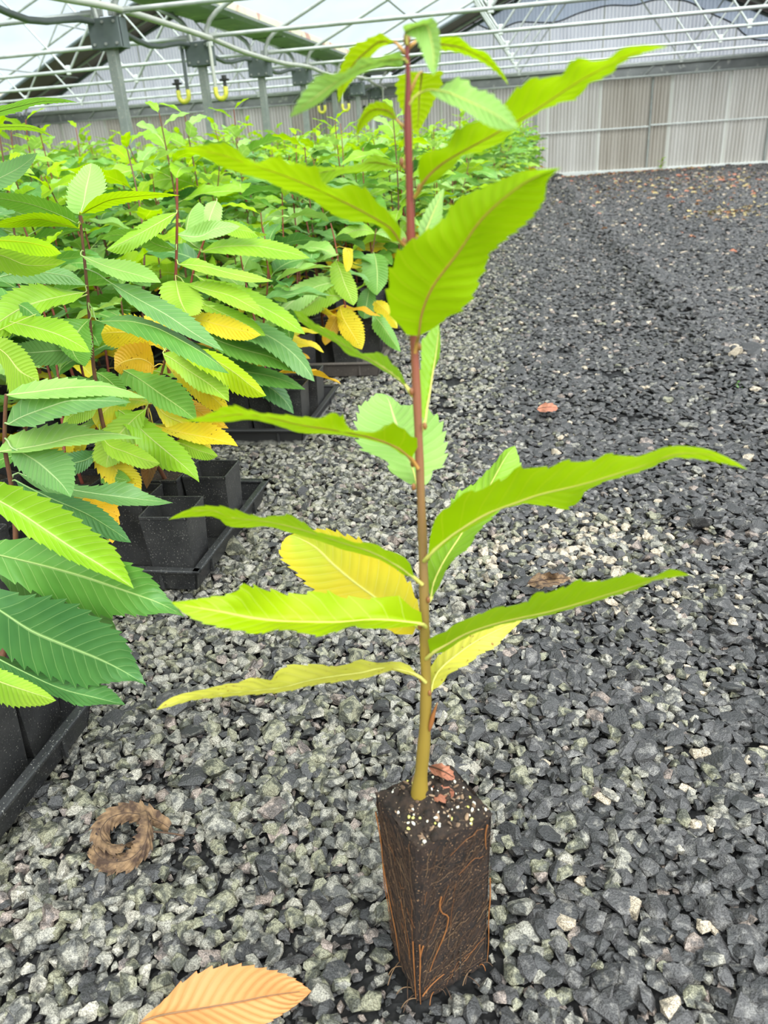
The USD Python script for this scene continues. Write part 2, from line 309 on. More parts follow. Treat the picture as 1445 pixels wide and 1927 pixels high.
TOOTH = {5: np.array([1.0, 0.05, 0.15, 0.35, 0.65]), 4: np.array([1.0, 0.0, 0.25, 0.6]), 3: np.array([1.0, 0.0, 0.45]), 2: np.array([1.0, 0.1])}


def leaf_core(M, A, B, N, R, K, quilt, tooth, k=0.14, prof=profile, fwd=0.02):
    """Rows follow the side veins (N of them, R rows each); M, A, B give the midrib and the vectors to either margin at u in [0, 1]."""
    s0 = np.arange(N * R + 1) / R; u0 = s0 / N
    vs = np.linspace(-1, 1, 2 * K + 1)
    ph = TOOTH[R][np.arange(N * R + 1) % R]; damp = np.minimum(1, np.minimum(8 * u0, 5 * (1 - u0)))
    U = np.clip(u0[:, None] + k * np.abs(vs)[None] * prof(u0)[:, None] + fwd * (np.abs(vs)[None] == 1) * (ph * damp)[:, None], 0, 1)
    flat = U.ravel(); m = M(flat); e = 1e-3
    t = M(np.clip(flat + e, 0, 1)) - M(np.clip(flat - e, 0, 1)); t /= np.linalg.norm(t, axis=1, keepdims=True) + 1e-12
    V = np.broadcast_to(vs[None], U.shape).ravel()
    a, b = A(flat), B(flat)
    n = np.cross(t, b - a); n /= np.linalg.norm(n, axis=1, keepdims=True) + 1e-12
    w = np.where((V < 0)[:, None], a, b)
    ext = 1 + (np.abs(V) == 1) * np.repeat(ph * damp - 0.3, len(vs)) * tooth
    q = np.repeat(np.sin(np.pi * frac(s0)), len(vs)) * np.minimum(1, 5 * np.abs(V)) * (1 - 0.6 * np.abs(V)) * np.repeat(np.minimum(1, 6 * (1 - u0)), len(vs))
    P = m + (np.abs(V) * ext)[:, None] * w + n * (quilt * q)[:, None]
    c = 2 * K + 1; i, j = np.meshgrid(np.arange(N * R), np.arange(2 * K), indexing='ij')
    Q = np.stack([i * c + j, i * c + j + 1, (i + 1) * c + j + 1, (i + 1) * c + j], -1).reshape(-1, 4)
    uv = np.stack([np.repeat(s0, c), V * 0.5 + 0.5], 1)
    return (P, Q), uv


def curve(pts):
    p = np.asarray(pts, float); d = np.concatenate([[0], np.cumsum(np.linalg.norm(np.diff(p, axis=0), axis=1))])
    return PchipInterpolator(d / d[-1], p), d[-1]


def traced_leaf(mid, ea, eb, yb, yt, sa=1, sb=-1, wf=0.155, N=15, R=4, K=4, quilt=0.0014, tooth=0.14, bow=0.0):
    """A blade through sight lines of its midrib and margins, laid out at its real distance: yb, yt are the Y of base and tip; sa, sb say which margin lies farther."""
    mid = [np.array(p, float) for p in mid]
    fm, L = curve(mid); fa, _ = curve([mid[0], *ea, mid[-1]]); fb, _ = curve([mid[0], *eb, mid[-1]])
    uu = np.linspace(0, 1, 41)
    Y = yb + (yt - yb) * uu + bow * np.sin(np.pi * uu)
    pm, pa, pb = fm(uu), fa(uu), fb(uu)
    M3 = np.array([on_y(*p, y) for p, y in zip(pm, Y)])
    L3 = np.linalg.norm(np.diff(M3, axis=0), axis=1).sum()
    wt = wf * L3 * profile(uu)
    out = []
    for pe, s in ((pa, sa), (pb, sb)):
        app = np.linalg.norm(np.array([on_y(*p, y) for p, y in zip(pe, Y)]) - M3, axis=1)
        dep = np.sqrt(np.maximum(wt ** 2 - app ** 2, 0)) * 0.9
        dep = np.convolve(np.pad(dep, 3, mode='edge'), np.ones(7) / 7, 'valid'); dep[0] = dep[-1] = 0
        out.append(np.array([on_y(*p, y + s * d) for p, y, d in zip(pe, Y, dep)]) - M3)
    M, A, B = (PchipInterpolator(uu, x) for x in (M3, out[0], out[1]))
    mesh, uv = leaf_core(M, A, B, N, R, K, quilt, tooth)
    return mesh, uv, M3


def free_leaf(rng, base, az, el0, el1, L, wf, N, R, K, roll=0.0, fold=0.25, wave=0.03, tooth=0.10, pet=0.12):
    """A blade that leaves the stem at azimuth az, rising at el0 and drooping to el1."""
    n = 25; uu = np.linspace(0, 1, n); el = el0 + (el1 - el0) * uu ** 0.8
    bend = rng.normal(0, 0.25); a = az + bend * uu
    d = np.stack([np.cos(a) * np.cos(el), np.sin(a) * np.cos(el), np.sin(el)], 1)
    P = np.array(base) + np.concatenate([[np.zeros(3)], np.cumsum((d[1:] + d[:-1]) / 2, 0)]) * L / (n - 1)
    side = np.stack([-np.sin(a), np.cos(a), np.zeros(n)], 1); up = np.cross(d, side)
    rl = roll + rng.normal(0, 0.12) * uu
    s = np.cos(rl)[:, None] * side + np.sin(rl)[:, None] * up; u_ = np.cross(d, s)
    up2 = u_ * np.sign(np.median(u_[:, 2]) + 1e-9)
    w = wf * L * profile(np.clip((uu - pet) / (1 - pet), 0, 1)); ph1, ph2 = rng.uniform(0, 6.3, 2); fr = rng.uniform(2.2, 3.6)
    wa = (np.sin(fr * 6.28 * uu + ph1) * wave * L)[:, None] * up2 * (w / (wf * L + 1e-9))[:, None]
    wb = (np.sin(fr * 6.28 * uu + ph2) * wave * L)[:, None] * up2 * (w / (wf * L + 1e-9))[:, None]
    A = -s * w[:, None] * math.cos(fold) + up2 * w[:, None] * math.sin(fold) + wa
    B = s * w[:, None] * math.cos(fold) + up2 * w[:, None] * math.sin(fold) + wb
    fM, fA, fB = (PchipInterpolator(uu, x) for x in (P, A, B))
    pr = lambda u: profile((u - pet) / (1 - pet))
    mesh, uv = leaf_core(fM, fA, fB, N, R, K, 0.001 * L / 0.18, tooth, k=wf * 0.85, prof=pr)
    # petiole and midrib of the blade: a thin stalk joined to it
    st = tube(P[: int(n * pet) + 3], 0.0011 * L / 0.18, 4, cap=False)
    v = np.vstack([mesh[0], st.vertices]); f = np.vstack([np.vstack([mesh[1][:, [0, 1, 2]], mesh[1][:, [0, 2, 3]]]), st.faces + len(mesh[0])])
    return (v, f), np.vstack([uv, np.full((len(st.vertices), 2), 0.5)])


# ------------------------------------------------------------------ the setting: ground
WALL_Y = 17.48


def ground_z(X, Y):
    X, Y = np.asarray(X, float), np.asarray(Y, float)
    ridge = 0.74 - 0.038 * np.clip(Y - 2.7, 0, 20)
    on = np.clip((Y - 1.9) / 1.2, 0, 1)
    z = on * (0.05 * np.exp(-((X - ridge) / 0.11) ** 2) - 0.022 * np.exp(-((X - ridge + 0.42) / 0.26) ** 2) - 0.016 * np.exp(-((X - ridge - 0.45) / 0.26) ** 2))
    p = np.stack([X * 1.3, Y * 1.3, 0 * X], -1)
    return z + 0.02 * (meshkit.noise(p, 3) - 0.5) * np.clip(Y / 2, 0.2, 1)


def grid_mesh(xs, ys):
    X, Y = np.meshgrid(xs, ys); v = np.stack([X, Y, ground_z(X, Y) - 0.008], -1).reshape(-1, 3); c = len(xs)
    i, j = np.meshgrid(np.arange(len(ys) - 1), np.arange(c - 1), indexing='ij')
    return v, np.stack([i * c + j, i * c + j + 1, (i + 1) * c + j + 1, (i + 1) * c + j], -1).reshape(-1, 4)


floor = thing('floor', 'dark crushed stone floor of the greenhouse with wheel tracks', None, kind='structure')
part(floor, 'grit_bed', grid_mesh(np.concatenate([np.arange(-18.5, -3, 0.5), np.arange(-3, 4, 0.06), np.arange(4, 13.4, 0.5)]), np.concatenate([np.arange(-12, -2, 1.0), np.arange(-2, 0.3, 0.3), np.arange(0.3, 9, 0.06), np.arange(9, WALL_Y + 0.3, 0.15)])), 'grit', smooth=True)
part(floor, 'outer_ground', box(-60, 60, -50, 70, -0.6, -0.05), 'sprinkler_dust')


def stone_mesh(rng, flat):
    p = rng.normal(size=(int(rng.integers(13, 20)), 3)); p /= np.linalg.norm(p, axis=1, keepdims=True); p *= rng.uniform(0.82, 1.1, (len(p), 1))
    p *= np.array([rng.uniform(0.95, 1.2), rng.uniform(0.7, 0.95), rng.uniform(*flat)])
    h = trimesh.convex.convex_hull(p); h.apply_translation(-h.centroid); return h


srng = np.random.default_rng(11)
STONE_KINDS = list(STONES)
proto_mesh = {k: [stone_mesh(srng, (0.28, 0.5) if k in ('stone_dark', 'stone_slate') else (0.5, 0.8)) for _ in range(5)] for k in STONE_KINDS}


def tone_weights(X, Y):
    """How much pale loose gravel there is: beside the trays and in patches; slate-dark chips on the walkway."""
    edge = -0.02 - 0.12 * np.clip(Y - 0.8, 0, 1.2)
    loose = 1 / (1 + np.exp((X - edge) / 0.05))
    patch = 0.75 * np.exp(-(((X - 0.14) / 0.24) ** 2 + ((Y - 1.55) / 0.26) ** 2)) + 0.35 * np.exp(-(((X - 0.22) / 0.15) ** 2 + ((Y - 0.95) / 0.3) ** 2))
    nz = meshkit.fbm(np.stack([X * 7, Y * 7, 0 * X], -1), 3, 5)
    return np.clip(loose * (1.0 if True else 0) + patch + (nz - 0.5) * 0.8 * np.exp(-Y / 4), 0, 1) * np.clip(1.35 - 0.16 * Y, 0.12, 1), np.clip(patch, 0, 1)


def scatter(y0, y1, step, size, rng):
    ys = np.arange(y0, y1, step); P = []
    for y in ys:
        xl, xr = -0.98 * y - 0.35, 0.42 * y + 0.35
        if y > 3.2: xl = max(xl, -1.0 + 0.03 * y)
        xs = np.arange(max(xl, -2.3), min(xr, 5.0), step)
        P.append(np.stack([xs + rng.uniform(-.5, .5, len(xs)) * step, y + rng.uniform(-.5, .5, len(xs)) * step], 1))
    P = np.vstack(P); s = size * np.exp(rng.normal(0, 0.22, len(P)))
    return P, s


pts, sz = [], []
for a in ((0.28, 1.25, 0.0142, 0.0120), (1.25, 2.2, 0.0150, 0.0121), (2.2, 3.6, 0.018, 0.0125), (3.6, 7.0, 0.024, 0.0145), (7.0, 12.0, 0.036, 0.02), (12.0, 17.3, 0.05, 0.025)):
    p_, s_ = scatter(*a, srng); pts.append(p_); sz.append(s_)
pts, sz = np.vstack(pts), np.concatenate(sz)
big = srng.random(len(pts)) < 0.012; sz[big] *= 1.6
BALL = np.array([(-0.113, 0.519), (-0.037, 0.577), (-0.083, 0.637), (-0.155, 0.580)])


def near_ball(P, m):
    d = np.full(len(P), -9.0)
    for k in range(4):
        e = BALL[(k + 1) % 4] - BALL[k]; nn = np.array([e[1], -e[0]]) / np.linalg.norm(e); d = np.maximum(d, (P - BALL[k]) @ nn)
    return d < m


keep = ~near_ball(pts, 0.010) & (pts[:, 1] > 0.2)
hole = meshkit.fbm(np.stack([pts[:, 0] * 9, pts[:, 1] * 9, np.zeros(len(pts))], -1), 3, 21)
keep &= ~((hole > 0.70) & (srng.random(len(pts)) < 0.6))
far_track = (pts[:, 1] > 2.0) & (pts[:, 0] > -0.45); keep &= ~(far_track & (srng.random(len(pts)) < 0.06))
pts, sz = pts[keep], sz[keep]
loose_w, beige_w = tone_weights(pts[:, 0], pts[:, 1])
u = srng.random(len(pts)); light = srng.random(len(pts)) < loose_w
kind = np.where(light, np.select([u < 0.46, u < 0.76, u < 0.83, u < 0.955], [0, 1, 2, 3], 5), np.select([u < 0.50, u < 0.93, u < 0.955, u < 0.985], [3, 4, 5, 0], 6))
kind = np.where(light & (srng.random(len(pts)) < beige_w * 0.5), 6, kind)
sz = np.where((kind == 3) | (kind == 4), sz * 1.12, sz)
rdg = np.exp(-((pts[:, 0] - (0.74 - 0.038 * np.clip(pts[:, 1] - 2.7, 0, 20))) / 0.14) ** 2) * np.clip((pts[:, 1] - 1.9) / 1.2, 0, 1)
sz = sz * (1 + 0.3 * rdg)
pz = ground_z(pts[:, 0], pts[:, 1]) + sz * srng.uniform(0.0, 0.6, len(pts)) * np.where(pts[:, 1] > 2.2, 0.5, 1)
yaw_ = srng.uniform(0, 2 * math.pi, len(pts)); tilt_ = np.abs(srng.normal(0, 0.42, len(pts))) * np.where(pts[:, 1] > 2, 0.45 + 0.7 * rdg, 1); ax_ = srng.uniform(0, 2 * math.pi, len(pts)); var_ = srng.integers(0, 5, len(pts))


def qmul(a, b):
    w, x, y, z = a.T; W, X, Y, Z = b.T
    return np.stack([w * W - x * X - y * Y - z * Z, w * X + x * W + y * Z - z * Y, w * Y - x * Z + y * W + z * X, w * Z + x * Y - y * X + z * W], 1)


qs = qmul(np.stack([np.cos(tilt_ / 2), np.cos(ax_) * np.sin(tilt_ / 2), np.sin(ax_) * np.sin(tilt_ / 2), 0 * ax_], 1), np.stack([np.cos(yaw_ / 2), 0 * yaw_, 0 * yaw_, np.sin(yaw_ / 2)], 1))
dist_ = np.hypot(np.hypot(pts[:, 0], pts[:, 1]), 0.85)
px_ = to_px(np.column_stack([pts, pz])); seen = (px_[:, 0] > 5) & (px_[:, 0] < 1440) & (px_[:, 1] < 1922)
order = np.argsort(-np.where(seen, sz / dist_, 0))
single = np.zeros(len(pts), bool); single[order[:300]] = True
for i in np.nonzero(single)[0]:
    q = qs[i]; R3 = trimesh.transformations.quaternion_matrix(q)[:3, :3]
    h = proto_mesh[STONE_KINDS[kind[i]]][var_[i]]
    part(floor, 'gravel_stone', (np.array(h.vertices) * sz[i] @ R3.T + [pts[i, 0], pts[i, 1], pz[i]], np.array(h.faces)), STONE_KINDS[kind[i]])


def instancer(parent, name, protos, index, pos, quat, scale, label=None, cat=None, kind='stuff'):
    """protos: [(mesh, material, smooth, uv)]"""
    root = parent.GetPath().pathString if parent is not None else '/World'
    pi = UsdGeom.PointInstancer.Define(stage, numbered(root + '/' + name)); pp = pi.GetPath().pathString
    paths = []
    for n, pm in enumerate(protos):
        g = UsdGeom.Xform.Define(stage, f'{pp}/kind_{n:02d}'); paths.append(g.GetPath())
        for q, (mesh, mat, sm, uv) in enumerate(pm):
            usdkit.mesh(stage, f'{pp}/kind_{n:02d}/piece_{q:02d}', mesh, MAT[mat], smooth=sm, uv=uv)
    pi.CreatePrototypesRel().SetTargets(paths)
    pi.CreateProtoIndicesAttr(Vt.IntArray.FromNumpy(np.asarray(index, np.int32)))
    pi.CreatePositionsAttr(Vt.Vec3fArray.FromNumpy(np.asarray(pos, np.float32)))
    pi.CreateOrientationsAttr(Vt.QuathArray([Gf.Quath(float(a), float(b), float(c), float(d)) for a, b, c, d in quat]))
    sc = np.asarray(scale, np.float32); pi.CreateScalesAttr(Vt.Vec3fArray.FromNumpy(np.repeat(sc[:, None], 3, 1) if sc.ndim == 1 else sc))
    return meta(pi.GetPrim(), label, cat, None, kind)


fp, fz = scatter(0.28, 2.4, 0.0125, 0.0062, srng); ok_ = ~near_ball(fp, 0.004); fp, fz = fp[ok_], fz[ok_]; fk = srng.choice([3, 3, 3, 4, 0, 5], len(fp))
fq = np.stack([np.cos(fp[:, 0] * 977), 0 * fz, 0 * fz, np.sin(fp[:, 0] * 977)], 1)
instancer(floor, 'grit_chips', [[(proto_mesh[k][v], k, False, None)] for k in STONE_KINDS for v in range(2)], fk * 2 + srng.integers(0, 2, len(fp)), np.column_stack([fp, ground_z(fp[:, 0], fp[:, 1]) - 0.004]), fq, fz, 'small dark chips between the gravel stones')
r_ = ~single
instancer(floor, 'gravel', [[(proto_mesh[k][v], k, False, None)] for k in STONE_KINDS for v in range(5)], (kind * 5 + var_)[r_], np.column_stack([pts, pz])[r_], qs[r_], sz[r_], 'angular crushed gravel, pale beside the trays and slate dark on the walkway')

# ------------------------------------------------------------------ the setting: end wall of corrugated sheets
RIDGE_D = np.array([0.07, 0.08, 0.14, 0.3, 0.6, 1.0, 1.74, 2.54, 3.3, 4.18]); RIDGE_Z = np.array([1.70, 1.86, 1.97, 2.07, 2.20, 2.38, 2.70, 3.04, 3.33, 3.62])
BAYS = [(-3.22, 5.13), (-10.9, -3.22), (-18.6, -10.9), (5.13, 13.4)]
FRAMES = [6.32 + 1.755 * k for k in range(-3, 7)]
hoop_z = PchipInterpolator(RIDGE_D, RIDGE_Z)


def hoop_pts(g0, g1, n=22, d0=0.07):
    half = (g1 - g0) / 2; d = np.concatenate([[0.07, 0.075, 0.09, 0.14, 0.22], np.linspace(0.32, half, n)]); d = d[d >= d0]
    z = hoop_z(np.minimum(d, 4.18)) + np.maximum(d - 4.18, 0) * 0.3
    L = np.stack([g0 + d, z], 1); Rr = np.stack([g1 - d, z], 1)[::-1]
    return np.vstack([L, Rr[1:]])


def arch_at(X):
    for g0, g1 in BAYS:
        if g0 <= X <= g1:
            d = min(X - g0, g1 - X); return float(hoop_z(np.clip(d, 0.14, 4.18)))
    return 2.0


def corrugated(x0, x1, zb, ztop, y, pitch=0.066, amp=0.013):
    n = max(6, int(round((x1 - x0) / pitch * 6))); xs = np.linspace(x0, x1, n + 1); off = amp * np.sin(2 * math.pi * xs / pitch)
    zt = np.array([ztop(x) for x in xs]) if callable(ztop) else np.full(n + 1, ztop)
    v = np.vstack([np.stack([xs, y + off, np.full(n + 1, zb)], 1), np.stack([xs, y + off, np.maximum(zt, zb + 0.01)], 1)])
    k = np.arange(n); return v, np.stack([k, k + 1, n + 2 + k, n + 1 + k], 1)


wall = thing('wall_far', 'end wall of stained corrugated translucent sheets on a thin metal frame', None, kind='structure')
wrng = np.random.default_rng(5)
seams = [0.06, 1.05, 2.36, 3.40, 4.45, 5.5, 6.5, 7.5]
seams = [0.06 - 1.05 * k for k in range(16, 0, -1)] + seams
for i in range(len(seams) - 1):
    mt = 'poly_stained' if abs(seams[i] - 1.05) < 0.01 or wrng.random() < 0.35 else 'poly_lower'
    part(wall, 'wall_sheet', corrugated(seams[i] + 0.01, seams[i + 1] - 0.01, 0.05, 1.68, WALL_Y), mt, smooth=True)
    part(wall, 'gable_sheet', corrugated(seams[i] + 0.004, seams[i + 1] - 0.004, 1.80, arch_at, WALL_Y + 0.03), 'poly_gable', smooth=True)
for s in seams[1:-1]:
    part(wall, 'sheet_lap', box(s - 0.03, s + 0.03, WALL_Y - 0.018, WALL_Y - 0.008, 0.05, 1.66), 'poly_batten')
    part(wall, 'gable_lap', box(s - 0.012, s + 0.012, WALL_Y + 0.012, WALL_Y + 0.02, 1.82, arch_at(s) - 0.05), 'poly_batten')
studs = [2.0 - 2.16 * k for k in range(8)] + [4.16, 6.3]
for s in studs:
    part(wall, 'stud', rounded_box(s - 0.018, s + 0.018, WALL_Y - 0.075, WALL_Y - 0.03, 0.0, 1.66, 0.006), 'galvanised_dull')
ss = sorted(studs)
for a, b in zip(ss[:-1], ss[1:]):
    zz = 0.80 + (0.012 if a > 1 else -0.01 if a > -1 else 0)
    part(wall, 'girt', rounded_box(a + 0.02, b - 0.02, WALL_Y - 0.07, WALL_Y - 0.035, zz - 0.014, zz + 0.014, 0.005), 'aluminium')
part(wall, 'sill', rounded_box(-17, 8, WALL_Y - 0.09, WALL_Y + 0.05, -0.03, 0.055, 0.01), 'aluminium')
part(wall, 'header', rounded_box(-17, 8, WALL_Y - 0.10, WALL_Y - 0.03, 1.66, 1.82, 0.006), 'header_grey')
for zz in (1.645, 1.835):
    part(wall, 'header_tube', tube([(x, WALL_Y - 0.14, zz) for x in np.linspace(-17, 8, 12)], 0.021, 10), 'galvanised')
for x in np.arange(-12, 6, 1.15):
    part(wall, 'header_brace', tube([(x, WALL_Y - 0.14, 1.65), (x + 0.2, WALL_Y - 0.14, 1.83)], 0.011, 6), 'galvanised')

# inner plastic sheet under the ridge of the gable, its scalloped hem weighted with a black cord
hem = np.array([(-1.9, 2.42), (-1.45, 2.78), (-0.95, 2.62), (-0.5, 2.72), (-0.35, 2.70), (0.12, 2.66), (0.65, 2.78), (1.1, 2.84), (1.55, 2.81), (1.95, 2.86), (2.36, 2.82), (2.93, 2.56), (3.3, 2.38), (3.55, 2.18), (3.75, 2.09), (4.1, 2.06)])
hx = np.linspace(hem[0, 0], hem[-1, 0], 80); hz = PchipInterpolator(hem[:, 0], hem[:, 1])(hx)
hy = WALL_Y - 0.06 + 0.015 * np.sin(hx * 9)
tz = np.maximum(np.array([arch_at(x) - 0.03 for x in hx]), hz + 0.01)
k = np.arange(79)
sheet = thing('plastic_sheet', 'bluish plastic sheet with a black scalloped hem hanging under the gable', 'plastic sheet')
part(sheet, 'sheet', (np.vstack([np.stack([hx, hy, hz], 1), np.stack([hx, hy, tz], 1)]), np.stack([k, k + 1, 80 + k + 1, 80 + k], 1)), 'film_blue', smooth=True)
part(sheet, 'hem_cord', tube(np.stack([hx, hy - 0.01, hz], 1), 0.013, 6), 'cord_black')

# ------------------------------------------------------------------ the setting: roof
roof = thing('ceiling', 'arched roof of white translucent film over thin hoops', None, kind='structure')
ys_roof = [-12.0, -5.5, -2.5] + FRAMES[:-1] + [15.75]


def roof_strip(prof, y0, y1, lift=0.035):
    v0 = np.column_stack([prof[:, 0], np.full(len(prof), y0), prof[:, 1] + lift]); v1 = v0.copy(); v1[:, 1] = y1; n = len(prof); k = np.arange(n - 1)
    return np.vstack([v0, v1]), np.stack([k, k + 1, n + k + 1, n + k], 1)


for g0, g1 in BAYS:
    pr = hoop_pts(g0, g1, d0=0.2); mid_ = len(pr) // 2
    for half in (pr[: mid_ + 1], pr[mid_:]):
        for y0, y1 in zip(ys_roof[:-1], ys_roof[1:]):
            part(roof, 'film_panel', roof_strip(half, y0, y1), 'film_white', smooth=True)
        part(roof, 'brown_cover', roof_strip(half, 15.75, WALL_Y + 0.06), 'cover_brown', smooth=True)
    part(roof, 'cover_edge', tube(np.column_stack([pr[:, 0], np.full(len(pr), 15.75), pr[:, 1] + 0.01]), 0.03, 6), 'plate_steel')
    part(roof, 'gable_hoop', tube(np.column_stack([pr[:, 0], np.full(len(pr), WALL_Y - 0.05), pr[:, 1] - 0.02]), 0.035, 6), 'plate_steel')

for nm, bx in (('wall_left', box(-18.66, -18.6, -12, WALL_Y, 0, 2.1)), ('wall_right', box(13.4, 13.46, -12, WALL_Y, 0, 2.1)), ('wall_back', box(-18.6, 13.4, -12.06, -12, 0, 3.4))):
    sd = thing(nm, 'translucent greenhouse wall outside the picture', None, kind='structure'); part(sd, 'wall_sheet', bx, 'poly_lower')
ORD = ['nearest', 'second', 'third', 'fourth', 'fifth', 'sixth', 'seventh', 'eighth', 'ninth', 'tenth']
VISIBLE_FRAMES = FRAMES
for bi, (g0, g1) in enumerate(BAYS):
    bay = ['right bay over the walkway', 'left bay over the seedling bed', 'far left bay', 'far right bay'][bi]
    c = (g0 + g1) / 2
    for fi, y in enumerate(VISIBLE_FRAMES):
        if bi >= 2 and fi < 5: continue
        yy = min(y, WALL_Y - 0.45)
        n_from_wall = len(FRAMES) - fi
        lab = f'grey tubular truss in the {bay}, {ORD[n_from_wall - 1]} from the end wall' if n_from_wall > 1 else f'grey tubular truss in the {bay}, right against the end wall'
        t = thing('roof_truss', lab, 'roof truss', (c, yy, 0), group='tubular trusses under the film roof')
        hp = hoop_pts(g0, g1); part(t, 'hoop', tube(np.column_stack([hp[:, 0] - c, 0 * hp[:, 0], hp[:, 1]]), 0.023, 8), 'galvanised', smooth=True)
        half = (g1 - g0) / 2
        part(t, 'bottom_chord', tube([(-half + 0.12, 0, 1.84), (-half / 2, 0, 1.838), (0, 0, 1.835), (half / 2, 0, 1.838), (half - 0.12, 0, 1.84)], 0.0195, 8), 'galvanised', smooth=True)
        for s in (-1, 1):
            part(t, 'chord_end', rounded_box(min(s * (half - 0.02), s * (half - 0.2)), max(s * (half - 0.02), s * (half - 0.2)), -0.008, 0.008, 1.815, 1.865, 0.005), 'galvanised')
            vx = s * 1.44; dv = half - 1.44
            part(t, 'web_bar', tube([(vx + s * 0.02, 0.01, 1.86), (vx + s * 0.70, 0.01, float(hoop_z(dv - 0.70)) - 0.01)], 0.0135, 6), 'galvanised', smooth=True)
            part(t, 'web_bar', tube([(vx - s * 0.02, -0.01, 1.86), (s * 0.08, -0.01, float(hoop_z(min(half - 0.08, 4.18))) - 0.02)], 0.0135, 6), 'galvanised', smooth=True)
            part(t, 'web_clip', rounded_box(vx - 0.028, vx + 0.028, -0.014, 0.014, 1.80, 1.90, 0.008), 'aluminium')
for bi, (g0, g1) in enumerate(BAYS[:2]):
    for side, d in ((0, 1.25), (0, 2.6), (0, 3.9), (1, 1.25), (1, 2.6)):
        x = g0 + d if side == 0 else g1 - d
        m = tube([(x, y, float(hoop_z(d)) - 0.04) for y in np.linspace(-1, WALL_Y - 0.3, 6)], 0.0135, 6)
        pl = part(None, 'roof_purlin', m, 'galvanised', smooth=True)
        meta(pl, f'thin grey pipe running lengthwise {("low", "midway up", "near the ridge")[int(d > 2) + int(d > 3)]} on the {"left" if side == 0 else "right"} slope of the {"right" if bi == 0 else "left"} bay', 'purlin', 'lengthwise roof pipes')

# gutters
def gutter(x, label):
    t = thing('roof_gutter', label, 'gutter', (x, 0, 0))
    pr = np.array([(-0.24, 2.16), (-0.235, 2.09), (-0.19, 2.055), (0.19, 2.055), (0.235, 2.09), (0.24, 2.16), (0.225, 2.16), (0.22, 2.1), (0.18, 2.07), (-0.18, 2.07), (-0.22, 2.1), (-0.225, 2.16)])
    ys = np.linspace(-2.5, WALL_Y, 14); n = len(pr)
    v = np.vstack([np.column_stack([pr[:, 0], np.full(n, y), pr[:, 1]]) for y in ys]); i, j = np.meshgrid(np.arange(13), np.arange(n), indexing='ij')
    part(t, 'channel', (v, np.stack([i * n + j, (i + 1) * n + j, (i + 1) * n + (j + 1) % n, i * n + (j + 1) % n], -1).reshape(-1, 4)), 'gutter_paint')
    for y in FRAMES:
        part(t, 'joint_strap', rounded_box(-0.2, 0.2, y + 0.6, y + 0.66, 2.045, 2.056, 0.003), 'gutter_paint')
    for s in (-1, 1):
        part(t, 'rusty_edge', rounded_box(s * 0.245 - 0.012, s * 0.245 + 0.012, -2.5, WALL_Y, 2.10, 2.165, 0.004), 'gutter_rust')


gutter(-3.28, 'green painted roof gutter with rusty edges above the post row')
gutter(-10.95, 'distant green roof gutter over the far left posts')

# posts
def post(x, y, label, group, plate=True):
    t = thing('support_post', label, 'post', (x, y, 0), group=group)
    part(t, 'shaft', rounded_box(-0.036, 0.036, -0.036, 0.036, -0.05, 1.64, 0.006), 'galvanised_dull')
    part(t, 'bracket_plate', rounded_box(-0.125, 0.125, -0.075, -0.045, 1.60, 1.80, 0.008), 'plate_steel')
    part(t, 'bracket_plate', rounded_box(-0.125, 0.125, 0.045, 0.06, 1.60, 1.80, 0.006), 'plate_steel')
    part(t, 'bracket_side', rounded_box(0.112, 0.125, -0.07, 0.055, 1.60, 1.80, 0.004), 'plate_steel')
    for bx in (-0.09, 0.0, 0.09):
        for bz in (1.63, 1.77):
            b = trimesh.creation.cylinder(0.011, 0.012, sections=6); b.apply_transform(trimesh.transformations.rotation_matrix(math.pi / 2, [1, 0, 0])); b.apply_translation((bx, -0.08, bz))
            part(t, 'bolt', b, 'bolt')


for fi, y in enumerate(FRAMES):
    if fi < 2: continue
    post(-3.22, y, f'square grey steel post with bolted plate, {ORD[fi - 2]} in the row along the seedling bed', 'posts along the seedling bed')
for fi, y in enumerate(FRAMES[4:]):
    post(-10.9, y, f'distant grey post with bolted plate, {ORD[fi]} in the far left row', 'posts of the far left row')
br = part(None, 'diagonal_brace', tube([(-10.9, 12.2, 1.5), (-10.6, 11.2, 0.05)], 0.022, 8), 'galvanised'); meta(br, 'slanting grey brace beside the far left post row', 'brace')
br = part(None, 'diagonal_brace', tube([(-3.2, 16.3, 1.5), (-3.05, 15.2, 0.05)], 0.022, 8), 'galvanised'); meta(br, 'slanting grey brace at the end of the post row', 'brace')

# pipes along the posts, with drop sprinklers
light_path = [(-3.08, 1.0, 1.80), (-3.08, 2.9, 1.85), (-3.08, 4.6, 1.79), (-3.09, 5.4, 1.81), (-3.09, 6.3, 1.845), (-3.09, 7.2, 1.835), (-3.09, 8.0, 1.82), (-3.09, 9.0, 1.775), (-3.09, 10.2, 1.765), (-3.09, 11.5, 1.80), (-3.09, 12.6, 1.765), (-3.1, 13.4, 1.80), (-3.1, 14.3, 1.84), (-3.1, 15.3, 1.86), (-3.1, 16.2, 1.81), (-3.1, 17.2, 1.79)]
m = part(None, 'water_pipe', tube(smooth_line(light_path, 60), 0.024, 10), 'pipe_pvc', smooth=True); meta(m, 'pale sagging water pipe running along the post row', 'pipe')
dark_path = []
for y in FRAMES[1:]:
    dark_path += [(-3.30, y - 0.9, 1.70), (-3.30, y - 0.14, 1.78), (-3.30, y + 0.14, 1.775)]
m = part(None, 'supply_hose', tube(smooth_line([p for p in dark_path if p[1] < WALL_Y - 0.3], 70), 0.022, 10), 'hose_dark', smooth=True); meta(m, 'dark hose looping from bracket to bracket behind the pale pipe', 'hose')


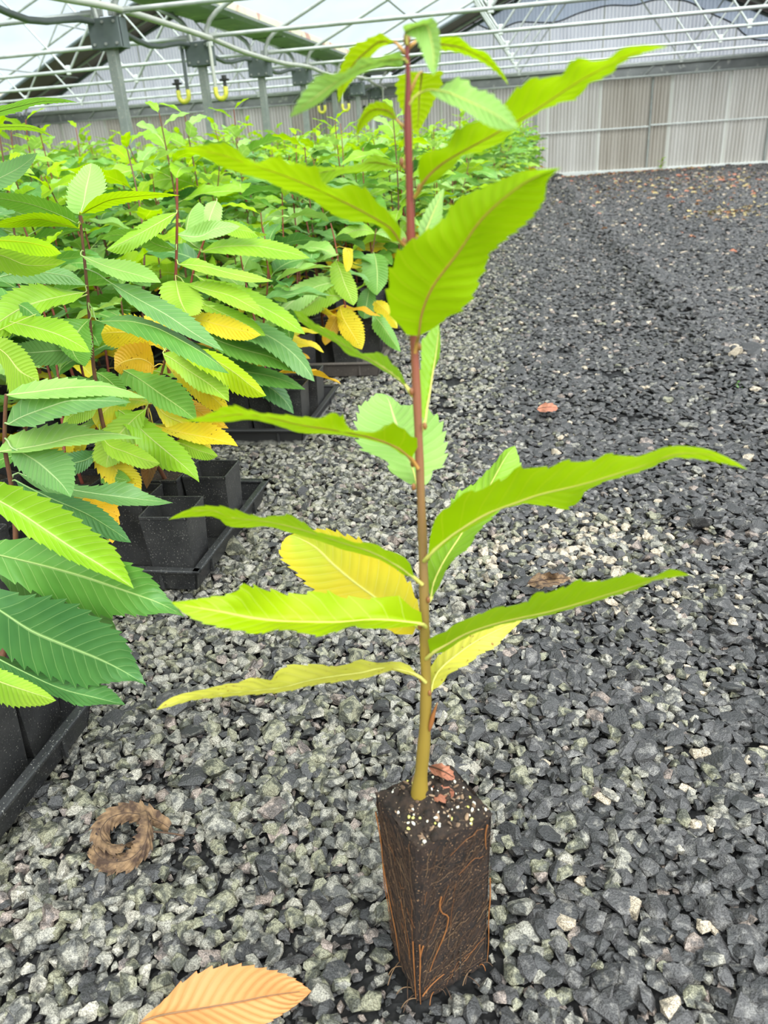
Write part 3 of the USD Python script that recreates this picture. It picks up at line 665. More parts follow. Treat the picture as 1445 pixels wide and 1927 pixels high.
def sprinkler(x, y, s, label):
    t = thing('drop_sprinkler', label, 'sprinkler', (x, y - 0.10, 0), group='drop sprinklers on the post row')
    part(t, 'clamp', rounded_box(-0.03, 0.03, -0.01, 0.02, 1.745, 1.785, 0.006), 'aluminium')
    part(t, 'drop_pipe', tube([(0, 0, 1.77), (0.0, 0, 1.6), (0.004 * s, 0, 1.40)], 0.0165, 8), 'pipe_pvc' if s > 0 else 'hose_dark', smooth=True)
    a = np.linspace(math.pi, 2 * math.pi, 12); cx = s * 0.05
    u = np.stack([cx + s * 0.05 * np.cos(a), 0 * a, 1.36 + 0.05 * np.sin(a)], 1)
    part(t, 'elbow', tube(np.vstack([[u[0] + [0, 0, 0.05]], u, [u[-1] + [0, 0, 0.05]]]), 0.022, 10), 'valve_yellow', smooth=True)
    e = u[-1]
    part(t, 'valve', cat(trimesh.creation.cylinder(0.017, 0.05, sections=10, transform=trimesh.transformations.translation_matrix((e[0], 0, 1.43))), rounded_box(e[0] - 0.045, e[0] + 0.045, -0.02, 0.02, 1.455, 1.475, 0.006), trimesh.creation.cylinder(0.024, 0.028, sections=10, transform=trimesh.transformations.translation_matrix((e[0], 0, 1.49)))), 'valve_black', smooth=30)


for fi in (4, 7, 9):
    y = min(FRAMES[fi], WALL_Y - 0.4)
    sprinkler(-3.22 - 0.14, y, -1, f'yellow and black drop sprinkler left of the {ORD[fi - 2]} post')
    sprinkler(-3.22 + 0.14, y, 1, f'yellow and black drop sprinkler right of the {ORD[fi - 2]} post')
# ------------------------------------------------------------------ the seedling in front
HY = 0.584
hero = thing('chestnut_seedling', 'tall chestnut seedling with lime green leaves standing on its square root ball on the gravel', 'seedling')


def hero_pts(pxs, y=HY):
    return np.array([on_y(a, b, y) for a, b in pxs])


stem_px = [(789, 1512), (790, 1480), (795, 1430), (799, 1380), (801, 1330), (801, 1265), (799, 1180), (797, 1080), (793, 960), (789, 860), (785, 760), (781, 680), (777, 600), (774, 500), (772, 400), (769, 300), (767, 200), (768, 140), (766, 105), (766, 84)]
SP = hero_pts(stem_px); SP = smooth_line(SP, 90)
zr = np.linspace(0, 1, 90)
rad = np.interp(zr, [0, 0.03, 0.06, 0.2, 0.5, 0.8, 0.93, 1], [0.0094, 0.0084, 0.0068, 0.0053, 0.0036, 0.0031, 0.0027, 0.0012]) * (1 + 0.05 * np.sin(zr * 70))
part(hero, 'stem', tube(SP, rad, 14), 'hero_bark', smooth=True, label='slender stem, olive at the foot and dark red at the tip')

HERO = [
 # (petiole px from stem, mid, margin a, margin b, yb, yt, sa, sb, material, options)
 ('H1', [(780, 372), (788, 362)], [(791, 352), (815, 322), (852, 295), (908, 265), (972, 228), (1002, 211), (1054, 176), (1095, 150), (1144, 124), (1188, 102), (1235, 91), (1258, 88)],
  [(785, 337), (791, 292), (815, 283), (841, 277), (852, 258), (863, 243), (885, 233), (908, 230), (930, 212), (953, 191), (975, 168), (998, 151), (1030, 147), (1058, 143), (1074, 118), (1088, 110), (1118, 116), (1144, 112), (1173, 91), (1226, 86)],
  [(797, 354), (822, 342), (848, 318), (882, 288), (905, 286), (927, 277), (949, 264), (979, 234), (1007, 217), (1035, 200), (1069, 191), (1091, 183), (1102, 165), (1114, 153), (1144, 144), (1173, 116), (1207, 103), (1241, 92)], HY - .01, HY - .05, -1, 1, 'leaf_bright', {}),
 ('H2', [(771, 197), (780, 182), (792, 174)], [(806, 169), (839, 173), (866, 184), (902, 200), (938, 219), (962, 235), (975, 238)], [(826, 166), (844, 153), (862, 146), (880, 152), (889, 164), (920, 174), (943, 192), (960, 211)], [(821, 182), (848, 196), (873, 207), (902, 226), (925, 238), (952, 244)], HY - .02, HY - .10, 1, -1, 'leaf_light', dict(N=12)),
 ('H3', [(770, 178), (782, 150)], [(794, 135), (792, 157), (789, 180), (788, 209), (783, 252)], [(772, 133), (752, 144), (746, 160), (747, 178), (752, 197), (761, 216), (773, 238)], [(812, 137), (830, 131), (831, 157), (819, 184), (807, 212), (795, 234)], HY + .03, HY + .075, 1, 1, 'leaf_lime', dict(N=12)),
 ('H4', [(766, 84), (764, 70)], [(762, 62), (781, 51), (800, 46), (811, 74), (816, 110), (816, 142)], [(756, 50), (781, 42), (812, 33), (825, 58), (828, 92), (823, 124)], [(767, 69), (778, 71), (789, 88), (799, 112), (809, 132)], HY - .005, HY - .065, -1, -1, 'leaf_light', dict(N=12)),
 ('H5', [(767, 92), (778, 82)], [(788, 76), (803, 78), (830, 83), (862, 88), (893, 101), (920, 117), (938, 134), (957, 161)], [(803, 70), (830, 71), (862, 70), (873, 78), (889, 91), (913, 99), (931, 119), (947, 141)], [(803, 88), (830, 95), (857, 99), (889, 110), (911, 121), (931, 135), (947, 150)], HY + .01, HY + .02, -1, 1, 'leaf_bright', dict(N=12)),
 ('H6', [(765, 103), (755, 92)], [(744, 80), (718, 77), (689, 97), (665, 120), (650, 145), (642, 169), (637, 195)], [(733, 71), (718, 62), (685, 76), (662, 87), (648, 111), (638, 134), (634, 165)], [(731, 83), (710, 93), (697, 107), (677, 136), (664, 149), (648, 170)], HY + .01, HY + .04, -1, 1, 'leaf_lime', dict(N=12)),
 ('H7', [(766, 118), (763, 114)], [(760, 111), (727, 112), (694, 121), (665, 134), (633, 154), (592, 184), (565, 203), (544, 221)], [(751, 95), (727, 102), (704, 109), (683, 107), (656, 131), (630, 138), (606, 139), (579, 161), (561, 187)], [(756, 126), (727, 123), (698, 130), (669, 143), (633, 165), (602, 192), (575, 207)], HY - .01, HY - .09, -1, 1, 'leaf_light', dict(N=13)),
 ('H8', [(765, 245), (757, 236)], [(747, 226), (727, 207), (706, 205), (689, 215), (677, 233), (669, 258)], [(740, 203), (716, 190), (694, 196), (681, 213), (671, 235)], [(739, 224), (716, 216), (700, 224), (685, 237), (675, 250)], HY + .01, HY + .04, -1, 1, 'leaf_lime', dict(N=11)),
 ('H9', [(773, 470), (762, 464)], [(754, 456), (740, 434), (690, 402), (627, 370), (579, 348), (531, 329), (467, 308), (404, 288), (344, 278)], [(757, 434), (746, 415), (732, 399), (712, 380), (690, 358), (665, 345), (643, 352), (614, 351), (603, 330), (595, 313), (570, 310), (544, 306), (518, 292), (483, 306), (465, 298), (451, 285), (420, 268), (381, 272)], [(748, 462), (716, 426), (690, 417), (665, 416), (627, 402), (588, 375), (560, 362), (531, 353), (499, 338), (467, 329), (413, 310), (372, 288)], HY - .015, HY - .06, -1, 1, 'leaf_bright', {}),
 ('H10', [(769, 322), (765, 317)], [(760, 314), (738, 311), (700, 305), (658, 316), (614, 322), (574, 336)], [(735, 302), (706, 290), (674, 308), (627, 314), (591, 312)], [(732, 318), (684, 322), (642, 327), (611, 344)], HY + .02, HY + .12, -1, 1, 'leaf_fresh', dict(N=12)),
 ('H11', [(781, 665), (784, 645)], [(788, 632), (792, 598), (811, 546), (837, 508), (863, 475), (901, 419), (946, 375), (1002, 336), (1056, 316)],
  [(770, 634), (751, 613), (732, 591), (729, 555), (733, 520), (741, 492), (755, 469), (789, 445), (811, 430), (833, 415), (843, 400), (852, 385), (870, 370), (889, 362), (920, 348), (949, 336), (983, 322), (1031, 318)],
  [(815, 620), (840, 600), (863, 587), (874, 578), (882, 568), (897, 542), (901, 525), (912, 508), (919, 482), (936, 464), (953, 449), (975, 432), (998, 411), (1012, 393), (1024, 374), (1028, 344), (1044, 325)], HY - .02, HY - .09, 1, 1, 'leaf_bright', dict(N=18, tooth=0.10)),
 ('H12', [(776, 470), (784, 466)], [(792, 452), (803, 430), (812, 408), (826, 375), (836, 354)], [(787, 432), (795, 407), (812, 378), (829, 358)], [(806, 446), (823, 428), (831, 410), (833, 380)], HY + .02, HY + .12, 1, -1, 'leaf_light', dict(N=10)),
 ('H13', [(792, 812), (797, 801)], [(800, 791), (803, 769), (809, 736), (814, 703), (821, 660), (825, 625), (826, 607)], [(793, 784), (788, 747), (788, 715), (793, 690), (794, 668), (792, 647), (806, 628), (817, 612)], [(806, 758), (812, 725), (817, 698), (828, 667), (829, 647), (828, 622)], HY + .01, HY + .07, -1, 1, 'leaf_fresh', dict(N=12)),
 ('H14', [(786, 748), (776, 744), (770, 735)], [(764, 726), (739, 703), (706, 681), (673, 664), (651, 651), (617, 629), (584, 609), (552, 584)], [(757, 703), (739, 684), (717, 664), (700, 663), (686, 665), (651, 638), (617, 619), (591, 607), (569, 588)], [(753, 717), (717, 694), (684, 675), (655, 666), (635, 646), (602, 628), (569, 607)], HY + .0, HY + .03, -1, 1, 'leaf_fresh', {}),
 ('H15', [(787, 882), (780, 874)], [(774, 864), (745, 841), (690, 821), (623, 808), (568, 800), (513, 787), (458, 779), (403, 785), (337, 791)], [(787, 850), (787, 820), (775, 822), (760, 808), (737, 791), (723, 808), (700, 812), (680, 812), (653, 801), (640, 780), (632, 773), (601, 786), (570, 784), (535, 780), (488, 776), (433, 762), (403, 773), (370, 786)], [(783, 864), (760, 857), (734, 839), (679, 824), (623, 816), (568, 814), (540, 806), (513, 797), (466, 788), (425, 793), (380, 793)], HY - .01, HY - .12, -1, 1, 'leaf_bright', {}),
 ('H16', [(789, 925), (786, 920)], [(784, 914), (779, 891), (770, 865), (759, 836), (748, 805), (739, 776), (733, 757), (724, 742)], [(772, 911), (752, 899), (735, 887), (728, 867), (714, 860), (699, 853), (684, 847), (673, 825), (670, 796), (674, 780), (677, 765), (695, 752), (710, 740)], [(797, 914), (810, 902), (815, 884), (832, 878), (837, 862), (838, 847), (836, 825), (830, 798), (823, 785), (803, 772), (779, 762), (757, 762), (738, 748)], HY + .015, HY + .14, 1, 1, 'leaf_light', dict(tooth=0.12)),
 ('H17', [(798, 1056), (801, 1054)], [(805, 1048), (824, 1028), (869, 995), (913, 968), (957, 951), (1024, 928), (1090, 913), (1156, 893), (1223, 872), (1280, 852), (1334, 855), (1407, 884)], [(807, 1021), (812, 995), (820, 973), (848, 950), (877, 928), (895, 925), (913, 920), (935, 908), (957, 897), (975, 881), (1028, 882), (1048, 874), (1068, 868), (1095, 871), (1117, 868), (1130, 860), (1148, 855), (1180, 860), (1205, 859), (1240, 846), (1272, 840), (1320, 844), (1369, 862)], [(815, 1042), (869, 1003), (913, 979), (945, 957), (975, 950), (1000, 947), (1028, 951), (1055, 958), (1075, 955), (1090, 946), (1096, 930), (1108, 919), (1156, 902), (1223, 882), (1267, 861), (1320, 866), (1369, 875)], HY - .01, HY - .03, -1, 1, 'leaf_bright', dict(N=17)),
 ('H18', [(799, 1135), (806, 1132)], [(811, 1126), (814, 1106), (833, 1061), (869, 1004), (904, 946), (926, 906), (953, 858), (969, 839)], [(802, 1095), (804, 1060), (822, 1010), (842, 968), (850, 945), (860, 928), (891, 911), (912, 890), (931, 871), (951, 846)], [(822, 1110), (846, 1061), (865, 1042), (882, 1030), (892, 1010), (908, 990), (935, 964), (948, 940), (957, 915), (979, 875), (974, 853)], HY + .015, HY + .14, 1, -1, 'leaf_fresh', {}),
 ('H19', [(795, 1100), (787, 1094)], [(780, 1088), (760, 1072), (737, 1058), (699, 1038), (648, 1022), (590, 1003), (544, 990), (493, 980), (435, 974), (396, 960), (358, 962), (317, 978)], [(766, 1050), (748, 1040), (730, 1036), (706, 1022), (668, 1020), (648, 1013), (629, 1007), (610, 1005), (594, 999), (570, 982), (544, 968), (515, 970), (493, 973), (447, 960), (415, 952), (381, 951), (342, 963)], [(776, 1090), (741, 1067), (699, 1047), (648, 1034), (598, 1016), (544, 1001), (497, 989), (462, 992), (427, 989), (408, 970), (358, 972)], HY - .01, HY - .05, -1, 1, 'leaf_bright', {}),
 ('H20', [(799, 1185), (792, 1183)], [(784, 1178), (745, 1155), (702, 1122), (668, 1097), (629, 1064), (590, 1027), (546, 1007)], [(792, 1160), (785, 1130), (761, 1085), (740, 1064), (718, 1048), (693, 1028), (668, 1012), (650, 1008), (629, 999), (605, 996), (580, 998)], [(778, 1195), (752, 1194), (726, 1183), (697, 1165), (668, 1148), (628, 1128), (590, 1109), (570, 1090), (551, 1070), (535, 1055), (527, 1042), (534, 1016)], HY + .015, HY + .13, 1, -1, 'leaf_gold_green', dict(tooth=0.12)),
 ('H21', [(801, 1180), (799, 1178)], [(795, 1175), (764, 1170), (706, 1166), (629, 1171), (551, 1170), (474, 1163), (416, 1151), (358, 1141), (322, 1133)], [(797, 1155), (783, 1148), (768, 1138), (755, 1126), (741, 1119), (720, 1126), (699, 1128), (668, 1126), (637, 1124), (620, 1117), (606, 1114), (575, 1118), (544, 1120), (520, 1114), (497, 1110), (478, 1106), (462, 1099), (445, 1112), (427, 1120), (395, 1124), (369, 1128)], [(784, 1178), (740, 1182), (691, 1184), (675, 1180), (660, 1179), (630, 1190), (598, 1197), (565, 1190), (532, 1185), (505, 1189), (482, 1193), (455, 1187), (435, 1184), (405, 1178), (377, 1170), (346, 1154)], HY - .015, HY - .10, 1, -1, 'leaf_lime', {}),
 ('H22', [(801, 1284), (794, 1278)], [(788, 1273), (768, 1266), (726, 1257), (683, 1266), (629, 1273), (582, 1281), (528, 1295), (470, 1301), (385, 1310), (320, 1325), (294, 1336)], [(776, 1256), (745, 1245), (725, 1247), (706, 1248), (683, 1242), (655, 1250), (629, 1256), (605, 1251), (582, 1252), (555, 1252), (528, 1259), (505, 1284), (485, 1276), (470, 1276), (450, 1286), (435, 1287), (385, 1298), (338, 1308), (311, 1320)], [(772, 1271), (733, 1262), (699, 1275), (648, 1282), (590, 1290), (532, 1303), (435, 1311), (358, 1319), (325, 1329)], HY - .01, HY - .06, 1, -1, 'leaf_pale_yellow', {}),
 ('H23', [(802, 1240), (806, 1237)], [(810, 1232), (835, 1216), (877, 1192), (957, 1167), (1024, 1153), (1090, 1135), (1148, 1117), (1201, 1101), (1245, 1086), (1298, 1083)], [(803, 1205), (825, 1194), (846, 1186), (855, 1174), (880, 1166), (904, 1156), (931, 1145), (962, 1141), (993, 1134), (1006, 1117), (1030, 1116), (1055, 1109), (1075, 1100), (1090, 1092), (1112, 1096), (1134, 1094), (1165, 1086), (1192, 1079), (1210, 1087), (1223, 1088), (1263, 1072)], [(829, 1230), (877, 1200), (957, 1173), (1024, 1160), (1090, 1142), (1148, 1124), (1201, 1108), (1232, 1093), (1267, 1087)], HY - .01, HY - .05, -1, 1, 'leaf_bright', {}),
 ('H24', [(802, 1308), (807, 1305)], [(811, 1300), (817, 1277), (869, 1225), (926, 1190), (984, 1167)], [(809, 1258), (822, 1238), (838, 1221), (882, 1194), (926, 1174)], [(832, 1286), (842, 1270), (862, 1258), (882, 1248), (900, 1232), (931, 1217), (957, 1190)], HY + .01, HY + .09, 1, -1, 'leaf_pale_yellow', dict(N=12)),
]
for key, pet, mid, ea, eb, yb, yt, sa, sb, mt, opt in HERO:
    mesh, uv, M3 = traced_leaf(mid, ea, eb, yb, yt, sa, sb, **opt)
    lf = part(hero, 'leaf', mesh, mt, smooth=True, uv=uv, label={'leaf_gold_green': 'broad yellow leaf still green along the midrib', 'leaf_pale_yellow': 'pale yellow ageing leaf low on the stem'}.get(mt))
    pp = np.vstack([hero_pts(pet, (HY + yb) / 2), M3[:-2:3]])
    pp = smooth_line(pp, 26); rr = np.linspace(0.0013, 0.00022, 26); rr[:3] *= 1.5
    part(lf.GetPrim() if hasattr(lf, 'GetPrim') else lf, 'midrib', tube(pp, rr * (0.45 if mt == 'leaf_light' else 0.75 if mid[0][1] < 700 else 1), 6), 'petiole_red' if (mid[0][1] < 700 or key == 'H15') and mt != 'leaf_light' else 'petiole', smooth=True)
    bp = hero_pts([pet[0]], HY)[0] + np.array([0.004 if pet[-1][0] > pet[0][0] else -0.004, -0.004, 0.006])
    if mid[0][1] > 240:
        b = trimesh.creation.icosphere(2, 1.0); b.apply_scale((0.0018, 0.0018, 0.0032)); b.apply_translation(bp); part(hero, 'bud', b, 'bud', smooth=True)
b = trimesh.creation.icosphere(2, 1.0); b.apply_scale((0.0024, 0.0024, 0.0045)); b.apply_translation(SP[-1] + [0, 0, 0.003]); part(hero, 'bud', b, 'bud', smooth=True, label='orange brown tip bud')
part(hero, 'bract', tube(smooth_line(hero_pts([(808, 1376), (814, 1350), (823, 1322)], HY - .004), 8), [0.0008, 0.0022, 0.0026, 0.0024, 0.002, 0.0015, 0.001, 0.0004], 5), 'root_orange', smooth=True, label='dry orange bract on the lower stem')

# root ball: a tapered square block of peat held by roots
BT = np.array([(-0.103, 0.522), (-0.033, 0.574), (-0.084, 0.640), (-0.158, 0.588)]); BB = np.array([(-0.112, 0.521), (-0.041, 0.578), (-0.083, 0.634), (-0.150, 0.580)])
BZ = 0.235
brng = np.random.default_rng(3)


def ball_side(k, n=26, m=44):
    a0, a1 = BT[k], BT[(k + 1) % 4]; b0, b1 = BB[k], BB[(k + 1) % 4]
    U, V = np.meshgrid(np.linspace(0, 1, n), np.linspace(0, 1, m))
    P = ((1 - V) * (1 - U))[..., None] * b0 + ((1 - V) * U)[..., None] * b1 + (V * (1 - U))[..., None] * a0 + (V * U)[..., None] * a1
    nn = np.array([(a1 - a0)[1], -(a1 - a0)[0]]); nn /= np.linalg.norm(nn)
    P3 = np.concatenate([P, (V * BZ)[..., None]], -1)
    d = (meshkit.fbm(P3 * 130, 4, 2) - 0.5) * 0.006 * np.minimum(1, 6 * np.minimum(U, 1 - U)) - 0.004 * (np.maximum(0, 1 - 12 * np.minimum(U, 1 - U))) ** 2
    P3[..., :2] += nn * d[..., None]
    i, j = np.meshgrid(np.arange(m - 1), np.arange(n - 1), indexing='ij')
    return P3.reshape(-1, 3), np.stack([i * n + j, i * n + j + 1, (i + 1) * n + j + 1, (i + 1) * n + j], -1).reshape(-1, 4), nn


vs_, fs_, o = [], [], 0
side_n = []
for k in range(4):
    v, f, nn = ball_side(k); vs_.append(v); fs_.append(f + o); o += len(v); side_n.append(nn)
ballm = part(hero, 'root_ball', (np.vstack(vs_), np.vstack(fs_)), 'peat_side', smooth=True, label='square block of dark peat bound by orange and brown roots')


def top_pt(u, v):
    return (1 - v) * ((1 - u) * BT[0] + u * BT[1]) + v * ((1 - u) * BT[3] + u * BT[2])


def top_z(u, v):
    p = np.stack([u * 9, v * 9, 0 * u], -1)
    edge = np.minimum(np.minimum(u, 1 - u), np.minimum(v, 1 - v))
    return BZ + 0.001 + 0.012 * (meshkit.fbm(p, 4, 9) - 0.4) + 0.010 * np.exp(-((u - 0.45) ** 2 + (v - 0.62) ** 2) / 0.06) - 0.004 * np.maximum(0, 1 - 8 * edge)


U, V = np.meshgrid(np.linspace(0, 1, 40), np.linspace(0, 1, 40))
T3 = np.concatenate([top_pt(U[..., None], V[..., None]), top_z(U, V)[..., None]], -1)
i, j = np.meshgrid(np.arange(39), np.arange(39), indexing='ij')
rbp = ballm.GetPrim() if hasattr(ballm, 'GetPrim') else ballm
part(rbp, 'soil_top', (T3.reshape(-1, 3), np.stack([i * 40 + j, i * 40 + j + 1, (i + 1) * 40 + j + 1, (i + 1) * 40 + j], -1).reshape(-1, 4)), 'peat', smooth=True, label='crumbly dark soil surface')


def crumb(name, mat, n, rmin, rmax, near_front=0.0, asp=(1, 0.8, 0.7)):
    for _ in range(n):
        u = brng.uniform(0.05, 0.95); v = brng.beta(0.85, 1.2) if near_front else brng.uniform(0.05, 0.95); v = np.clip(v, 0.03, 0.96)
        p = np.append(top_pt(u, v), top_z(np.array(u), np.array(v)))
        s = trimesh.creation.icosphere(1, 1.0); s.vertices *= (1 + 0.12 * brng.normal(size=(len(s.vertices), 1))) * np.array(asp) * brng.uniform(rmin, rmax)
        s.apply_transform(trimesh.transformations.random_rotation_matrix(brng.random(3))); s.apply_translation(p + [0, 0, 0.0012]); part(rbp, name, s, mat, smooth=True)


crumb('perlite_grain', 'perlite', 44, 0.0009, 0.0023, 1.0, (1.2, 0.8, 0.7))
crumb('fertiliser_pellet', 'prill', 14, 0.0014, 0.0022, 1.0)
crumb('bark_chip', 'wood_chip', 30, 0.003, 0.006, 0.0, (1, 0.5, 0.25))
crumb('soil_clod', 'peat', 22, 0.003, 0.006, 0.0)


def side_point(k, u, v, out=0.0015):
    p = (1 - v) * ((1 - u) * BB[k] + u * BB[(k + 1) % 4]) + v * ((1 - u) * BT[k] + u * BT[(k + 1) % 4]); p = p + side_n[k] * out
    return np.append(p, v * BZ)


def root_path(k, u, v, du, dv, n=9, wig=0.02):
    w = brng.normal(0, wig, (n, 2)).cumsum(0) * 0.5; pts = []
    for q in range(n):
        t = q / (n - 1); uu, vv = u + du * t + w[q, 0], v + dv * t + w[q, 1]
        if not (0.0 <= uu <= 1.0 and 0.0 <= vv <= 0.98): break
        pts.append(side_point(k, uu, vv, 0.0008 + 0.0012 * brng.random()))
    return pts if len(pts) > 3 else None


fine = {'root_pale': [], 'root_brown': [], 'root_orange': []}
for k in range(4):
    for _ in range(300 if k in (0, 3) else 80):
        s = 1 if k == 0 else -1
        L_ = brng.uniform(0.06, 0.32); ang = brng.normal(0.72, 0.5)
        pth = root_path(k, brng.random(), brng.random() * 0.95, s * L_ * math.cos(ang) * 1.6, L_ * math.sin(ang) * 0.9 * (1 if k == 0 else 1.3), 7)
        if pth: fine[brng.choice(['root_pale', 'root_brown', 'root_brown', 'root_brown', 'root_orange'], p=[.10, .30, .28, .28, .04])].append(tube(pth, brng.uniform(0.00012, 0.00028), 4, cap=False))
for kx, ms in fine.items():
    part(rbp, 'fine_roots', cat(*ms), kx, smooth=True, kind='stuff')
for k, path in ((0, [(0.30, 0.66), (0.28, 0.60), (0.33, 0.54), (0.40, 0.51), (0.38, 0.44), (0.33, 0.38), (0.24, 0.30), (0.15, 0.2)]), (0, [(0.01, 0.42), (0.02, 0.3), (0.01, 0.15), (0.02, 0.0)]), (0, [(0.06, 0.4), (0.02, 0.33), (0.015, 0.2)]), (0, [(0.97, 0.62), (0.985, 0.5), (0.975, 0.35), (0.99, 0.2), (0.98, 0.02)]), (3, [(0.02, 0.9), (0.08, 0.7), (0.03, 0.5), (0.1, 0.3)]),
                (3, [(0.06, 0.6), (0.15, 0.4), (0.3, 0.2), (0.35, 0.05)]), (0, [(0.05, 0.05), (0.2, 0.1), (0.35, 0.12)]), (0, [(0.9, 0.97), (0.88, 0.9), (0.9, 0.82)]), (3, [(0.9, 0.4), (0.93, 0.2), (0.97, 0.03)])):
    part(rbp, 'root', tube(smooth_line([side_point(k, a, b, 0.002) for a, b in path], 18), np.linspace(0.0009, 0.0004, 18), 6), 'root_orange', smooth=True)
for _ in range(14):
    k = int(brng.choice([0, 3])); u_ = brng.random(); p0 = side_point(k, u_, 0.03); nn = side_n[k]
    d2 = np.append(nn * brng.uniform(0.006, 0.022) + (BB[(k + 1) % 4] - BB[k]) * brng.normal(0, 0.15), 0)
    part(rbp, 'root', tube(smooth_line([p0, p0 + d2 * 0.5 + [0, 0, 0.004], p0 + d2 + [0, 0, -0.004]], 8), 0.0005, 5), brng.choice(['root_orange', 'root_brown', 'root_pale']), smooth=True)
for uu in (0.50, 0.585):
    part(rbp, 'moulded_groove', tube([side_point(0, uu, 0.005, 0.0), side_point(0, uu, 0.12, 0.0006), side_point(0, uu, 0.25, 0.0)], 0.0016, 6), 'peat')

# dead leaf scraps on the soil
def flat_leaf(name, label, cat_, px_mid, ea, eb, z, mat, lift=0.006, curl=0.01, N=8, tooth=0.12, group=None, seed=1, parent=None):
    fm, L = curve(px_mid); fa, _ = curve([px_mid[0], *ea, px_mid[-1]]); fb, _ = curve([px_mid[0], *eb, px_mid[-1]])
    uu = np.linspace(0, 1, 31); r = np.random.default_rng(seed)
    Mz = z + lift * np.sin(np.pi * uu) + curl * (meshkit.noise(np.stack([uu * 4, 0 * uu + seed, 0 * uu], -1), seed) - 0.5)
    M3 = np.array([on_z(*p, zz) for p, zz in zip(fm(uu), Mz)])
    A3 = np.array([on_z(*p, zz) for p, zz in zip(fa(uu), Mz + curl * (0.4 + 0.6 * np.sin(uu * 9 + seed)) * np.sin(np.pi * uu))]) - M3; B3 = np.array([on_z(*p, zz) for p, zz in zip(fb(uu), Mz + curl * (0.3 + 0.6 * np.cos(uu * 8 + seed)) * np.sin(np.pi * uu))]) - M3
    f3 = [PchipInterpolator(uu, x) for x in (M3, A3, B3)]
    mesh, uv = leaf_core(*f3, N, 4, 4, 0.0028, tooth, k=0.2)
    t = thing(name, label, cat_, group=group); part(t, 'blade', mesh, mat, smooth=True, uv=uv)
    part(t, 'midrib', tube(np.array(M3[:-2]) + [0, 0, 0.0006], np.linspace(0.0009, 0.0003, 29), 5), 'root_brown' if mat != 'leaf_tan' else 'root_pale', smooth=True)
    return t


flat_leaf('fallen_leaf', 'large tan toothed chestnut leaf lying on the gravel in the bottom left foreground', 'leaf', [(262, 1926), (300, 1912), (370, 1900), (450, 1886), (520, 1872), (586, 1865)], [(282, 1902), (305, 1885), (325, 1862), (345, 1846), (368, 1832), (395, 1822), (425, 1817), (455, 1816), (485, 1820), (515, 1826), (540, 1834), (562, 1846)], [(300, 1938), (340, 1948), (390, 1952), (440, 1946), (490, 1930), (530, 1908), (560, 1888)], 0.024, 'leaf_tan', lift=0.012, curl=0.012, N=15, tooth=0.09, seed=4)
flat_leaf('leaf_scrap', 'rust brown dead leaf scrap on the soil right beside the stem base', 'leaf', [(799, 1497), (815, 1488), (832, 1486), (855, 1490)], [(806, 1484), (825, 1478), (842, 1480)], [(812, 1503), (835, 1508), (850, 1500)], BZ + 0.006, 'leaf_rust', lift=0.003, curl=0.006, N=5, tooth=0.25, seed=2)
flat_leaf('leaf_scrap', 'curled rust brown leaf scrap at the back corner of the root ball', 'leaf', [(806, 1442), (825, 1448), (842, 1456), (856, 1466)], [(822, 1436), (842, 1441), (853, 1452)], [(812, 1454), (832, 1462), (848, 1468)], BZ + 0.008, 'leaf_rust', lift=0.008, curl=0.008, N=5, tooth=0.2, seed=6)
flat_leaf('fallen_leaf', 'small reddish dead leaf lying alone on the walkway behind the seedling', 'leaf', [(1010, 770), (1022, 767), (1035, 766), (1050, 768)], [(1018, 761), (1032, 758), (1045, 762)], [(1016, 775), (1030, 774), (1044, 773)], 0.02, 'leaf_rust', lift=0.01, curl=0.01, N=4, tooth=0.3, seed=8)
flat_leaf('fallen_leaf', 'crumpled pale brown dead leaf on the gravel right of the stem', 'leaf', [(992, 1098), (1012, 1094), (1035, 1090), (1075, 1088)], [(1005, 1082), (1030, 1078), (1055, 1080)], [(1008, 1106), (1030, 1104), (1055, 1098)], 0.02, 'leaf_withered', lift=0.01, curl=0.02, N=6, tooth=0.3, seed=9)
flat_leaf('fallen_leaf', 'bluish green leaf fragment on the dark gravel at the far right', 'leaf', [(1380, 722), (1388, 722), (1396, 723), (1403, 725)], [(1387, 717), (1396, 718)], [(1386, 727), (1396, 729)], 0.02, 'leaf_sea', lift=0.012, curl=0.01, N=4, tooth=0.3, seed=10)

# withered leaf rolled into two loops
def ribbon(pxs, zs, width, tiltf):
    P = np.array([on_z(x, y, z) for (x, y), z in zip(pxs, zs)]); P = smooth_line(P, 60); t = np.gradient(P, axis=0); t /= np.linalg.norm(t, axis=1, keepdims=True)
    side = np.cross(t, [0, 0, 1.0]); side /= np.linalg.norm(side, axis=1, keepdims=True)
    uu = np.linspace(0, 1, 60); rr = np.random.default_rng(4)
    tl = tiltf + 0.35 * np.sin(uu * 7); S = np.cos(tl)[:, None] * side + np.sin(tl)[:, None] * np.array([0, 0, 1.0]); w = width * (0.55 + 0.45 * profile(uu, 0.3, 0.4)) * np.minimum(1, 8 * (1 - uu))
    Nn = np.cross(t, S)
    crk = (meshkit.fbm(np.stack([uu * 22, 0 * uu, 0 * uu], -1), 3, 5) - 0.5) * 0.016
    A = S * w[:, None] + Nn * (w * 0.45 + crk)[:, None]; B = -S * w[:, None] + Nn * (w * 0.45 - crk)[:, None]
    f3 = [PchipInterpolator(uu, x) for x in (P, A, B)]
    return leaf_core(*f3, 16, 4, 4, 0.003, 0.32, k=0.1), P


